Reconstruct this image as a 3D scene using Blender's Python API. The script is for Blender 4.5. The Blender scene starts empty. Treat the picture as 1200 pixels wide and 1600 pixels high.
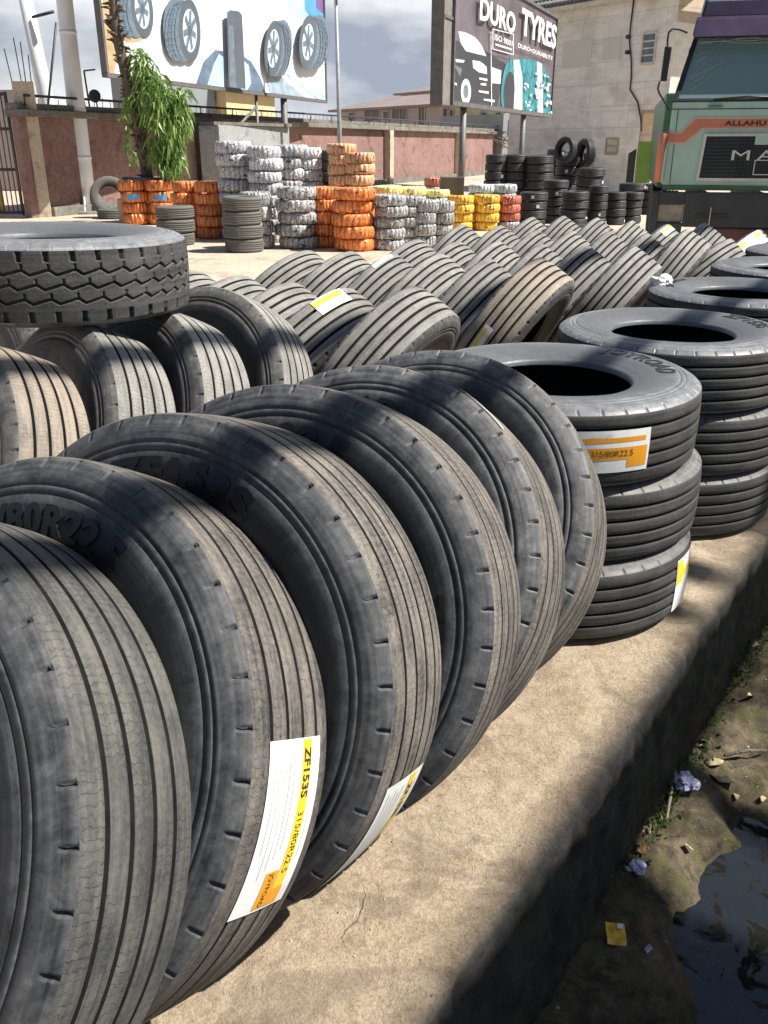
import bpy, bmesh, math, random
import numpy as np
from mathutils import Vector, Matrix
sin, cos, pi, rad = math.sin, math.cos, math.pi, math.radians
random.seed(7)
rng = np.random.default_rng(11)
S = bpy.context.scene
COL = S.collection

# ------------------------------------------------------------------ camera
F_PX, PITCH, CAM_H = 1360.0, 0.3987, 1.64
cd = bpy.data.cameras.new('camera'); cam = bpy.data.objects.new('camera', cd); COL.objects.link(cam)
cd.sensor_fit = 'VERTICAL'; cd.sensor_height = 36.0; cd.lens = 36.0*F_PX/1600.0
cd.clip_start = 0.05; cd.clip_end = 3000
cam.location = (0, 0, CAM_H); cam.rotation_euler = (pi/2-PITCH, 0, 0)
S.camera = cam

# ------------------------------------------------------------------ sun and sky
SUN = Vector((.798, -.056, 1.0)).normalized()
sun_el = math.asin(SUN.z); sun_az = math.atan2(SUN.x, SUN.y)      # azimuth clockwise from +Y
W = bpy.data.worlds.new('World'); S.world = W; W.use_nodes = True
wn, wl = W.node_tree.nodes, W.node_tree.links
wn.clear()
wo = wn.new('ShaderNodeOutputWorld'); bg = wn.new('ShaderNodeBackground')
sky = wn.new('ShaderNodeTexSky'); sky.sky_type = 'NISHITA'; sky.sun_disc = False
sky.sun_elevation = sun_el; sky.sun_rotation = sun_az
sky.air_density = 1.0; sky.dust_density = 1.0; sky.ozone_density = 2.0
tc = wn.new('ShaderNodeTexCoord'); mp = wn.new('ShaderNodeMapping'); mp.inputs['Scale'].default_value = (1, 1, 2.6)
mp.inputs['Location'].default_value = (.35, .2, .1)
nz = wn.new('ShaderNodeTexNoise'); nz.inputs['Scale'].default_value = 2.3; nz.inputs['Detail'].default_value = 9; nz.inputs['Roughness'].default_value = .52
cr = wn.new('ShaderNodeValToRGB'); cr.color_ramp.elements[0].position = .22; cr.color_ramp.elements[1].position = .42
nz2 = wn.new('ShaderNodeTexNoise'); nz2.inputs['Scale'].default_value = 4.2; nz2.inputs['Detail'].default_value = 7
cr2 = wn.new('ShaderNodeValToRGB')
cr2.color_ramp.elements[0].position = .40; cr2.color_ramp.elements[0].color = (4.3, 4.8, 5.9, 1)
cr2.color_ramp.elements[1].position = .58; cr2.color_ramp.elements[1].color = (10.5, 10.7, 11, 1)
mx = wn.new('ShaderNodeMix'); mx.data_type = 'RGBA'
wl.new(tc.outputs['Generated'], mp.inputs['Vector']); wl.new(mp.outputs[0], nz.inputs['Vector']); wl.new(mp.outputs[0], nz2.inputs['Vector'])
wl.new(nz.outputs['Fac'], cr.inputs[0]); wl.new(nz2.outputs['Fac'], cr2.inputs[0])
sxyz = wn.new('ShaderNodeSeparateXYZ'); wl.new(tc.outputs['Generated'], sxyz.inputs[0])
mA = wn.new('ShaderNodeMath'); mA.operation = 'MULTIPLY_ADD'; mA.inputs[1].default_value = -.9; wl.new(sxyz.outputs[2], mA.inputs[0]); wl.new(sxyz.outputs[1], mA.inputs[2])
mR = wn.new('ShaderNodeMapRange'); mR.interpolation_type = 'SMOOTHSTEP'; mR.inputs['From Min'].default_value = -.15; mR.inputs['From Max'].default_value = .55; wl.new(mA.outputs[0], mR.inputs['Value'])
mM = wn.new('ShaderNodeMath'); mM.operation = 'MULTIPLY'; wl.new(cr.outputs[0], mM.inputs[0]); wl.new(mR.outputs[0], mM.inputs[1])
wl.new(mM.outputs[0], mx.inputs['Factor']); wl.new(sky.outputs[0], mx.inputs['A']); wl.new(cr2.outputs[0], mx.inputs['B'])
wl.new(mx.outputs['Result'], bg.inputs['Color']); bg.inputs['Strength'].default_value = 0.05
wl.new(bg.outputs[0], wo.inputs['Surface'])
sl = bpy.data.lights.new('sun', 'SUN'); sl.energy = 4.9; sl.angle = rad(.55); sl.color = (1.0, .955, .88)
so = bpy.data.objects.new('sun', sl); COL.objects.link(so)
so.rotation_euler = SUN.to_track_quat('Z', 'Y').to_euler(); so.location = (6, -4, 9)
S.view_settings.view_transform = 'Standard'; S.view_settings.look = 'None'
S.view_settings.exposure = 0.88; S.view_settings.gamma = 1.0
S.cycles.max_bounces = 6; S.cycles.use_adaptive_sampling = True

# ------------------------------------------------------------------ measuring helper: photo pixel -> point at height z or at depth dep
cp, sp = cos(PITCH), sin(PITCH)
def at(u, v, z=0.0, dep=None):
    X = (u-600)/F_PX; Y = (800-v)/F_PX
    d = Vector((X, cp+Y*sp, -sp+Y*cp))
    t = dep if dep is not None else (z-CAM_H)/d.z
    return Vector((0, 0, CAM_H)) + d*t

# ------------------------------------------------------------------ materials
def newmat(name):
    m = bpy.data.materials.new(name); m.use_nodes = True
    n = m.node_tree.nodes; l = m.node_tree.links
    return m, n, l, n['Principled BSDF']
def ramp(n, stops):
    r = n.new('ShaderNodeValToRGB'); e = r.color_ramp.elements
    while len(e) < len(stops): e.new(.5)
    for k, (p, c) in enumerate(stops):
        e[k].position = p; e[k].color = (c[0], c[1], c[2], 1) if not isinstance(c, (int, float)) else (c, c, c, 1)
    return r
def noise(n, l, vec, scale, detail=5, rough=.55, dist=0):
    t = n.new('ShaderNodeTexNoise'); t.inputs['Scale'].default_value = scale; t.inputs['Detail'].default_value = detail
    t.inputs['Roughness'].default_value = rough; t.inputs['Distortion'].default_value = dist
    if vec is not None: l.new(vec, t.inputs['Vector'])
    return t.outputs['Fac']
def mixc(n, l, fac, a, b, mode='MIX'):
    m = n.new('ShaderNodeMix'); m.data_type = 'RGBA'; m.blend_type = mode
    for key, v in (('Factor', fac), ('A', a), ('B', b)):
        if isinstance(v, bpy.types.NodeSocket): l.new(v, m.inputs[key])
        elif isinstance(v, (int, float)): m.inputs[key].default_value = v
        else: m.inputs[key].default_value = (v[0], v[1], v[2], 1)
    return m.outputs['Result']
def mathn(n, l, op, a, b=None, c=None, clamp=False):
    m = n.new('ShaderNodeMath'); m.operation = op; m.use_clamp = clamp
    for k, v in enumerate((a, b, c)):
        if v is None: continue
        if isinstance(v, bpy.types.NodeSocket): l.new(v, m.inputs[k])
        else: m.inputs[k].default_value = v
    return m.outputs[0]
def bump(n, l, h, bsdf, strength=.3, dist=.01, prev=None):
    b = n.new('ShaderNodeBump'); b.inputs['Strength'].default_value = strength; b.inputs['Distance'].default_value = dist
    l.new(h, b.inputs['Height'])
    if prev is not None: l.new(prev, b.inputs['Normal'])
    l.new(b.outputs[0], bsdf.inputs['Normal']); return b.outputs[0]
def objcoord(n, l, scale=(1, 1, 1), rnd=True, kind='Object'):
    t = n.new('ShaderNodeTexCoord'); m = n.new('ShaderNodeMapping'); m.inputs['Scale'].default_value = scale
    l.new(t.outputs[kind], m.inputs['Vector'])
    if rnd:
        oi = n.new('ShaderNodeObjectInfo'); mu = mathn(n, l, 'MULTIPLY', oi.outputs['Random'], 37.0)
        cx = n.new('ShaderNodeCombineXYZ'); l.new(mu, cx.inputs[0]); l.new(mu, cx.inputs[1]); l.new(cx.outputs[0], m.inputs['Location'])
    return m.outputs[0]

def plain(name, col, rough=.7, metal=0, var=.25, scale=6, bs=.15, bd=.004, spec=.5):
    m, n, l, b = newmat(name)
    v = objcoord(n, l)
    f = noise(n, l, v, scale, 6)
    r = ramp(n, [(.3, tuple(c*(1-var) for c in col)), (.7, tuple(min(1, c*(1+var*.6)) for c in col))]); l.new(f, r.inputs[0])
    l.new(r.outputs[0], b.inputs['Base Color'])
    b.inputs['Roughness'].default_value = rough; b.inputs['Metallic'].default_value = metal
    b.inputs['Specular IOR Level'].default_value = spec
    if bs: bump(n, l, noise(n, l, v, scale*7, 5), b, bs, bd)
    return m

def rubber_tread(name, dust=(.27, .235, .195), base=(.03, .031, .033), amount=.6, lo=.40, hi=.62):
    m, n, l, b = newmat(name)
    uv = objcoord(n, l, (1, 1, 1), True, 'UV')
    st = objcoord(n, l, (1.2, 26, 1), True, 'UV')      # streaks running round the tyre
    a = noise(n, l, st, 2.0, 7, .65)
    c = noise(n, l, uv, 7.0, 8, .62, .4)
    fine = noise(n, l, uv, 90.0, 4, .7)
    s = mathn(n, l, 'ADD', mathn(n, l, 'MULTIPLY', a, .55), mathn(n, l, 'MULTIPLY', c, .45))
    s = mathn(n, l, 'ADD', s, mathn(n, l, 'MULTIPLY', mathn(n, l, 'SUBTRACT', fine, .5), .35))
    r = ramp(n, [(lo, 0.08), (hi, 1.0)]); l.new(s, r.inputs[0])
    oi = n.new('ShaderNodeObjectInfo')
    am = mathn(n, l, 'MULTIPLY', r.outputs[0], mathn(n, l, 'ADD', mathn(n, l, 'MULTIPLY', oi.outputs['Random'], .35), amount))
    col = mixc(n, l, am, base, dust)
    # sipes: short fine transverse cuts, only here and there
    wv = n.new('ShaderNodeTexWave'); wv.bands_direction = 'X'; wv.inputs['Scale'].default_value = 22; wv.inputs['Distortion'].default_value = 5.0
    wv.inputs['Detail'].default_value = 2; wv.inputs['Detail Scale'].default_value = 3.5; l.new(uv, wv.inputs['Vector'])
    cr_ = ramp(n, [(0.0, 0.0), (.06, 1.0)]); l.new(wv.outputs['Fac'], cr_.inputs[0])
    gate = ramp(n, [(.44, 1.0), (.54, 0.0)]); l.new(noise(n, l, uv, 6.0, 4), gate.inputs[0])
    sip = mathn(n, l, 'MAXIMUM', cr_.outputs[0], gate.outputs[0])
    col = mixc(n, l, mathn(n, l, 'MULTIPLY', mathn(n, l, 'SUBTRACT', 1.0, sip), .45), col, (.02, .02, .02))
    # scraped darker patches
    dk = ramp(n, [(.56, 0.0), (.66, 1.0)]); l.new(noise(n, l, objcoord(n, l, (3, 14, 1), True, 'UV'), 3.0, 6, .7, .6), dk.inputs[0])
    col = mixc(n, l, mathn(n, l, 'MULTIPLY', dk.outputs[0], .45), col, base)
    l.new(col, b.inputs['Base Color'])
    b.inputs['Roughness'].default_value = .72; b.inputs['Specular IOR Level'].default_value = .35
    nb = bump(n, l, fine, b, .35, .002)
    nb = bump(n, l, sip, b, .5, .0015, nb)
    bump(n, l, c, b, .3, .004, nb)
    return m
def rubber_side(name, dust=(.205, .205, .205), base=(.012, .0135, .016), amount=.56, rough=.55):
    m, n, l, b = newmat(name)
    uv = objcoord(n, l, (1, 1, 1), True, 'UV')
    st = objcoord(n, l, (.8, 40, 1), True, 'UV')
    a = noise(n, l, st, 2.0, 6, .6)
    c = noise(n, l, uv, 14.0, 9, .72, .3)
    fine = noise(n, l, uv, 160.0, 4, .7)
    s = mathn(n, l, 'ADD', mathn(n, l, 'MULTIPLY', a, .4), mathn(n, l, 'MULTIPLY', c, .6))
    r = ramp(n, [(.38, 0.05), (.70, 1.0)]); l.new(s, r.inputs[0])
    oi = n.new('ShaderNodeObjectInfo')
    am = mathn(n, l, 'MULTIPLY', r.outputs[0], mathn(n, l, 'ADD', mathn(n, l, 'MULTIPLY', oi.outputs['Random'], .3), amount))
    oc = n.new('ShaderNodeTexCoord'); xy = n.new('ShaderNodeVectorMath'); xy.operation = 'MULTIPLY'; xy.inputs[1].default_value = (1, 1, 0)
    l.new(oc.outputs['Object'], xy.inputs[0]); ln = n.new('ShaderNodeVectorMath'); ln.operation = 'LENGTH'; l.new(xy.outputs[0], ln.inputs[0])
    ring = ramp(n, [(.40, 0.15), (.455, 1.0), (.52, 1.25)]); ring.color_ramp.elements[2].color = (1.25, 1.25, 1.25, 1)  # dusty outer ring, brightened also in place of light caught there
    wob_ = mathn(n, l, 'ADD', ln.outputs['Value'], mathn(n, l, 'MULTIPLY', mathn(n, l, 'SUBTRACT', c, .5), .05)); l.new(wob_, ring.inputs[0])
    spk = ramp(n, [(.35, .62), (.5, .95), (.66, 1.35)]); l.new(noise(n, l, uv, 38.0, 7, .75, .5), spk.inputs[0]); spk.color_ramp.elements[2].color = (1.35, 1.35, 1.35, 1)
    am = mathn(n, l, 'MULTIPLY', mathn(n, l, 'MULTIPLY', am, spk.outputs[0]), ring.outputs[0], None, True)
    col = mixc(n, l, am, base, dust)
    # scuffs
    sc = noise(n, l, objcoord(n, l, (3, 60, 1), True, 'UV'), 5, 3, .5, 1.2)
    sr = ramp(n, [(.70, 0.0), (.76, 1.0)]); l.new(sc, sr.inputs[0])
    col = mixc(n, l, mathn(n, l, 'MULTIPLY', sr.outputs[0], .35), col, (.25, .24, .23))
    l.new(col, b.inputs['Base Color'])
    b.inputs['Specular IOR Level'].default_value = .45
    rr = ramp(n, [(.3, rough-.1), (.7, rough+.2)]); l.new(c, rr.inputs[0]); l.new(rr.outputs[0], b.inputs['Roughness'])
    nb = bump(n, l, fine, b, .25, .001)
    bump(n, l, a, b, .2, .003, nb)
    return m
def wrap_mat(name, cols, dark, thr=.62, dcol_amt=.8, rough=.35):
    """plastic tape wound round a new tyre, with printed marks"""
    m, n, l, b = newmat(name)
    uv = objcoord(n, l, (1, 1, 1), True, 'UV')
    c = noise(n, l, objcoord(n, l, (9, 2.2, 1), True, 'UV'), 1.5, 5, .6)
    k = len(cols)
    r = ramp(n, [(.32+.36*i/(k-1), cols[i]) for i in range(k)]); l.new(c, r.inputs[0])
    pr = noise(n, l, objcoord(n, l, (14, 9, 1), True, 'UV'), 2.3, 3, .75)
    prr = ramp(n, [(thr, 0.0), (thr+.05, 1.0)]); l.new(pr, prr.inputs[0])
    col = mixc(n, l, mathn(n, l, 'MULTIPLY', prr.outputs[0], dcol_amt), r.outputs[0], dark)
    # pleats between turns of the tape
    wv = n.new('ShaderNodeTexWave'); wv.bands_direction = 'X'; wv.inputs['Scale'].default_value = 2.1; wv.inputs['Distortion'].default_value = 5.0
    wv.inputs['Detail'].default_value = 3; l.new(uv, wv.inputs['Vector'])
    pl = ramp(n, [(.0, 0.45), (.16, 1.0)]); l.new(wv.outputs['Fac'], pl.inputs[0])
    col = mixc(n, l, 1.0, col, pl.outputs[0], 'MULTIPLY')
    oi = n.new('ShaderNodeObjectInfo'); vr_ = mathn(n, l, 'ADD', mathn(n, l, 'MULTIPLY', oi.outputs['Random'], .40), .85)
    tt = ramp(n, [(.63, 0.0), (.66, 1.0)]); l.new(noise(n, l, objcoord(n, l, (2.2, 5, 1), True, 'UV'), 1.6, 2, .5), tt.inputs[0])   # torn places, rubber showing
    cb_ = n.new('ShaderNodeCombineColor')
    for k_ in range(3): l.new(vr_, cb_.inputs[k_])
    col = mixc(n, l, 1.0, col, cb_.outputs[0], 'MULTIPLY')
    col = mixc(n, l, mathn(n, l, 'MULTIPLY', tt.outputs[0], .85), col, (.03, .03, .032))
    l.new(col, b.inputs['Base Color']); b.inputs['Roughness'].default_value = rough
    nb = bump(n, l, wv.outputs['Fac'], b, .6, .02)
    bump(n, l, pr, b, .4, .01, nb)
    return m
def concrete(name, a, bcol, c, sc=1.0, bstr=.5, crack=True, moss=None, rough=.9):
    m, n, l, b = newmat(name)
    v = objcoord(n, l, (sc, sc, sc), False)
    big = noise(n, l, v, 1.6, 7, .6, .3); mid = noise(n, l, v, 9, 8, .68, .5); fine = noise(n, l, v, 120, 5, .75)
    r = ramp(n, [(.30, a), (.48, bcol), (.66, c)])
    s = mathn(n, l, 'ADD', mathn(n, l, 'MULTIPLY', big, .5), mathn(n, l, 'MULTIPLY', mid, .5)); l.new(s, r.inputs[0])
    col = r.outputs[0]
    fr = ramp(n, [(.35, .55), (.5, 1.0), (.68, 1.22)]); l.new(fine, fr.inputs[0])
    col = mixc(n, l, .75, col, fr.outputs[0], 'MULTIPLY')
    sp_ = ramp(n, [(.63, 0.0), (.68, 1.0)]); l.new(noise(n, l, v, 38, 4, .6), sp_.inputs[0])
    col = mixc(n, l, mathn(n, l, 'MULTIPLY', sp_.outputs[0], .45), col, tuple(x*.45 for x in a))
    st = ramp(n, [(.57, 0.0), (.61, 1.0)]); l.new(noise(n, l, v, 2.7, 6, .6, 1.0), st.inputs[0])
    col = mixc(n, l, mathn(n, l, 'MULTIPLY', st.outputs[0], .5), col, tuple(x*.62 for x in a))
    m2 = ramp(n, [(.38, .72), (.52, 1.0), (.66, 1.18)]); l.new(noise(n, l, v, 24, 6, .75, .6), m2.inputs[0])
    col = mixc(n, l, .8, col, m2.outputs[0], 'MULTIPLY')
    h = mathn(n, l, 'ADD', mathn(n, l, 'MULTIPLY', mid, .8), mathn(n, l, 'MULTIPLY', fine, .25))
    if crack:
        vo = n.new('ShaderNodeTexVoronoi'); vo.feature = 'DISTANCE_TO_EDGE'; vo.inputs['Scale'].default_value = 1.1
        wob = n.new('ShaderNodeMix'); wob.data_type = 'VECTOR'; wob.inputs['Factor'].default_value = .12
        nn = n.new('ShaderNodeTexNoise'); nn.inputs['Scale'].default_value = 5; nn.inputs['Detail'].default_value = 6; l.new(v, nn.inputs['Vector'])
        l.new(v, wob.inputs['A']); l.new(nn.outputs['Color'], wob.inputs['B']); l.new(wob.outputs['Result'], vo.inputs['Vector'])
        ck = ramp(n, [(0.0, 0.0), (.006, 1.0)]); l.new(vo.outputs['Distance'], ck.inputs[0])
        g = ramp(n, [(.56, 1.0), (.66, 0.0)]); l.new(noise(n, l, v, 1.9, 2), g.inputs[0])
        ckm = mathn(n, l, 'MAXIMUM', ck.outputs[0], g.outputs[0])
        col = mixc(n, l, mathn(n, l, 'MULTIPLY', mathn(n, l, 'SUBTRACT', 1.0, ckm), .7), col, (.04, .035, .03))
        h = mathn(n, l, 'ADD', h, mathn(n, l, 'MULTIPLY', ckm, .6))
    if moss:
        mr = ramp(n, [(.50, 0.0), (.60, 1.0)]); l.new(noise(n, l, v, 5.5, 8, .7), mr.inputs[0])
        col = mixc(n, l, mathn(n, l, 'MULTIPLY', mr.outputs[0], .8), col, moss)
    l.new(col, b.inputs['Base Color']); b.inputs['Roughness'].default_value = rough; b.inputs['Specular IOR Level'].default_value = .25
    bump(n, l, h, b, bstr, .02)
    return m

M = {}
M['tread'] = rubber_tread('tread_rubber')
M['tread_dusty'] = rubber_tread('dusty_tread_rubber', dust=(.34, .325, .29), base=(.07, .07, .07), amount=.62, lo=.30, hi=.62)
M['tread_worn'] = rubber_tread('worn_tread_rubber', dust=(.20, .185, .155), base=(.035, .039, .04), amount=.55, lo=.40, hi=.64)
M['tread_pale'] = rubber_tread('pale_dust_tread', dust=(.5, .48, .44), base=(.16, .155, .145), amount=.85, lo=.2, hi=.58)
M['tread_tan'] = rubber_tread('tan_dust_tread', dust=(.35, .29, .225), base=(.08, .075, .068), amount=.75, lo=.25, hi=.6)
M['tread_dark'] = rubber_tread('dark_tread_rubber', dust=(.12, .118, .11), base=(.028, .029, .03), amount=.4)
M['side'] = rubber_side('sidewall_rubber')
M['side_dusty'] = rubber_side('dusty_sidewall_rubber', dust=(.24, .23, .21), base=(.045, .045, .046), amount=.6)
M['side_top'] = rubber_side('sunlit_top_sidewall', dust=(.27, .275, .28), base=(.085, .09, .098), amount=.7, rough=.42)  # for upward faces: paler and bluer, sun and sky light put into colour
M['liner'] = plain('inner_liner_rubber', (.012, .012, .013), .8)
M['groove'] = plain('groove_rubber', (.016, .015, .014), .9, var=.5, scale=30, bs=0, spec=.2)
M['letter'] = plain('moulded_letter_rubber', (.010, .010, .011), .38, bs=0)
M['black_tyre'] = rubber_side('clean_black_rubber', dust=(.07, .07, .075), base=(.016, .017, .019), amount=.5, rough=.5)
M['grey_tyre'] = rubber_side('grey_used_rubber', dust=(.17, .165, .145), base=(.1, .098, .088), amount=.6, rough=.8)
M['wrap_orange'] = wrap_mat('orange_tape', [(.45, .1, .03), (.75, .22, .05), (.9, .38, .12)], (.35, .07, .03), .56)
M['wrap_pale'] = wrap_mat('pale_orange_tape', [(.62, .25, .16), (.8, .42, .22), (.85, .7, .36)], (.6, .18, .1), .58)
M['wrap_silver'] = wrap_mat('silver_tape', [(.26, .27, .27), (.5, .5, .49), (.78, .78, .78)], (.05, .05, .055), .50, .85)
M['wrap_white'] = wrap_mat('white_tape', [(.45, .45, .47), (.7, .7, .72), (.85, .85, .88)], (.07, .06, .08), .52, .9)
M['wrap_yellow'] = wrap_mat('yellow_tape', [(.75, .38, .03), (.85, .52, .05), (.9, .68, .25)], (.6, .25, .02), .6)
M['wrap_lemon'] = wrap_mat('lemon_tape', [(.7, .65, .15), (.82, .78, .3), (.85, .83, .6)], (.6, .5, .1), .62)
M['wrap_red'] = wrap_mat('red_tape', [(.45, .08, .05), (.65, .16, .1), (.75, .4, .3)], (.5, .5, .5), .6)
M['wrap_green'] = wrap_mat('green_white_tape', [(.2, .35, .24), (.6, .65, .62), (.75, .78, .78)], (.1, .18, .3), .58)
M['paper'] = plain('sticker_paper', (.80, .80, .78), .45, var=.16, scale=9, bs=.2, bd=.002)
M['yellow'] = plain('sticker_yellow', (.86, .60, .03), .45, var=.08, bs=0)
M['orange'] = plain('sticker_orange', (.80, .34, .02), .45, var=.08, bs=0)
M['ink'] = plain('sticker_ink', (.05, .04, .03), .6, bs=0)
M['ink_grey'] = plain('faint_print', (.55, .55, .56), .6, bs=0)
M['white'] = plain('white_print', (.85, .85, .84), .5, bs=0)

# ------------------------------------------------------------------ object helpers
def link(name, me, mats=(), parent=None, matrix=None):
    o = bpy.data.objects.new(name, me); COL.objects.link(o)
    if me is not None:
        for m in mats:
            if m is not None: me.materials.append(M[m] if isinstance(m, str) else m)
    if parent is not None: o.parent = parent
    if matrix is not None: o.matrix_local = matrix
    return o
def mesh_np(name, V, Fc, smooth=True, uv=None):
    me = bpy.data.meshes.new(name)
    V = np.asarray(V, dtype=np.float32); Fc = np.asarray(Fc, dtype=np.int32)
    k = Fc.shape[1]
    me.vertices.add(len(V)); me.vertices.foreach_set('co', V.ravel())
    me.loops.add(Fc.size); me.loops.foreach_set('vertex_index', Fc.ravel())
    me.polygons.add(len(Fc)); me.polygons.foreach_set('loop_start', np.arange(0, Fc.size, k, dtype=np.int32))
    me.update(calc_edges=True)
    if smooth: me.polygons.foreach_set('use_smooth', np.ones(len(Fc), dtype=bool))
    if uv is not None:
        ul = me.uv_layers.new(name='UVMap'); ul.data.foreach_set('uv', np.asarray(uv, dtype=np.float32)[Fc.ravel()].ravel())
    me.validate(); return me
def tag(o, label=None, cat=None, group=None, kind=None):
    if label: o['label'] = label
    if cat: o['category'] = cat
    if group: o['group'] = group
    if kind: o['kind'] = kind
    return o
def empty(name, mat=None, loc=None):
    o = bpy.data.objects.new(name, None); COL.objects.link(o); o.empty_display_size = .1
    if mat is not None: o.matrix_world = mat
    if loc is not None: o.location = loc
    return o
class MB:
    """collects shapes into one mesh"""
    def __init__(s): s.bm = bmesh.new(); s.mi = 0
    def _add(s, vs, fs):
        v = [s.bm.verts.new(p) for p in vs]
        for f in fs:
            try:
                q = s.bm.faces.new([v[i] for i in f]); q.material_index = s.mi
            except ValueError: pass
        return v
    def box(s, x0, x1, y0, y1, z0, z1, m=None):
        c = [Vector((x, y, z)) for z in (z0, z1) for y in (y0, y1) for x in (x0, x1)]
        if m is not None: c = [m @ p for p in c]
        s._add(c, [(0, 2, 3, 1), (4, 5, 7, 6), (0, 1, 5, 4), (2, 6, 7, 3), (0, 4, 6, 2), (1, 3, 7, 5)]); return s
    def tube(s, pts, r, seg=8, caps=True):
        pts = [Vector(p) for p in pts]; rs = r if isinstance(r, (list, tuple)) else [r]*len(pts)
        rings = []; up = None
        for i, p in enumerate(pts):
            d = (pts[min(i+1, len(pts)-1)]-pts[max(i-1, 0)]).normalized()
            if up is None: up = d.orthogonal().normalized()
            up = (up-d*up.dot(d)).normalized(); w = d.cross(up)
            rings.append([s.bm.verts.new(p+(up*cos(2*pi*k/seg)+w*sin(2*pi*k/seg))*rs[i]) for k in range(seg)])
        for a, b in zip(rings, rings[1:]):
            for k in range(seg):
                f = s.bm.faces.new((a[k], a[(k+1) % seg], b[(k+1) % seg], b[k])); f.smooth = True; f.material_index = s.mi
        if caps and seg > 2:
            s.bm.faces.new(rings[0][::-1]).material_index = s.mi; s.bm.faces.new(rings[-1]).material_index = s.mi
        return s
    def poly(s, pts, thick=None):
        """flat polygon, optionally extruded by vector thick"""
        n = len(pts); a = [Vector(p) for p in pts]
        if thick is None: s._add(a, [tuple(range(n))]); return s
        t = Vector(thick); b = [p+t for p in a]
        s._add(a+b, [tuple(range(n))[::-1], tuple(range(n, 2*n))]+[(i, (i+1) % n, n+(i+1) % n, n+i) for i in range(n)]); return s
    def build(s, name, mats, parent=None, matrix=None, bevel=0, smooth=False):
        bmesh.ops.recalc_face_normals(s.bm, faces=s.bm.faces)
        me = bpy.data.meshes.new(name); s.bm.to_mesh(me); s.bm.free()
        if smooth: me.polygons.foreach_set('use_smooth', np.ones(len(me.polygons), dtype=bool))
        o = link(name, me, mats if isinstance(mats, (list, tuple)) else [mats], parent, matrix)
        if bevel:
            b = o.modifiers.new('bevel', 'BEVEL'); b.width = bevel; b.segments = 2; b.limit_method = 'ANGLE'
        return o
_font_cache = {}
def text_geo(body, size=1.0, xscale=1.0, bold=0.0, spacing=1.0):
    """letter outlines as (verts Nx2, faces) centred on x, baseline at y=0"""
    key = (body, size, xscale, bold, spacing)
    if key in _font_cache: return _font_cache[key]
    cu = bpy.data.curves.new('txt', 'FONT'); cu.body = body; cu.size = size; cu.offset = bold; cu.space_character = spacing
    cu.align_x = 'CENTER'; cu.resolution_u = 3
    o = bpy.data.objects.new('txt', cu); COL.objects.link(o)
    dg = bpy.context.evaluated_depsgraph_get(); me = bpy.data.meshes.new_from_object(o.evaluated_get(dg))
    bm = bmesh.new(); bm.from_mesh(me)
    for _ in range(2):
        ed = [e for e in bm.edges if e.calc_length() > size*.22]
        if ed: bmesh.ops.subdivide_edges(bm, edges=ed, cuts=1, use_grid_fill=False)
    bmesh.ops.triangulate(bm, faces=bm.faces)
    bm.verts.index_update()
    V = [(v.co.x*xscale, v.co.y) for v in bm.verts]; Fc = [tuple(v.index for v in f.verts) for f in bm.faces]
    bm.free(); bpy.data.objects.remove(o); bpy.data.meshes.remove(me); bpy.data.curves.remove(cu)
    _font_cache[key] = (V, Fc); return V, Fc
def text_obj(name, body, mat, fn, parent=None, size=1.0, matrix=None, **kw):
    """letters whose every vertex goes through fn(x, y) -> 3D"""
    V, Fc = text_geo(body, size, **kw)
    me = bpy.data.meshes.new(name); me.from_pydata([tuple(fn(x, y)) for x, y in V], [], Fc); me.update()
    return link(name, me, [mat], parent, matrix)

# ------------------------------------------------------------------ tyres
R0 = .527
def arc(a, b, n, f):
    return [f(a+(b-a)*i/(n-1)) for i in range(n)]
# half profile (axial s>0, radius r), bead to crown
HALF = [(.094, .276), (.108, .279), (.116, .288), (.118, .300), (.121, .304), (.126, .318), (.133, .335), (.140, .357), (.1455, .382), (.1475, .402), (.1470, .425),
        (.1462, .4430), (.1440, .4442), (.1438, .4458), (.1460, .4470), (.1452, .4560), (.1446, .4600), (.1422, .4612), (.1420, .4630), (.1440, .4642), (.1424, .4720), (.1402, .4800), (.1384, .4860), (.1352, .4930)]
SHO = [(.1340, .4955), (.1310, .5020), (.1270, .5085), (.1230, .5140), (.1185, .5185)]
LIN = [(.090, .280), (.098, .30), (.118, .34), (.130, .39), (.130, .43), (.119, .475), (.095, .497), (.05, .503), (0, .505)]
def crown(s): return .5265-.0055*(s/.12)**2
def side_surface(r):
    """axial half width of the sidewall at radius r"""
    h = HALF+SHO
    for (s0, r0), (s1, r1) in zip(h, h[1:]):
        if r0 <= r <= r1 and r1 > r0: return s0+(s1-s0)*(r-r0)/(r1-r0)
    return .147
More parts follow.
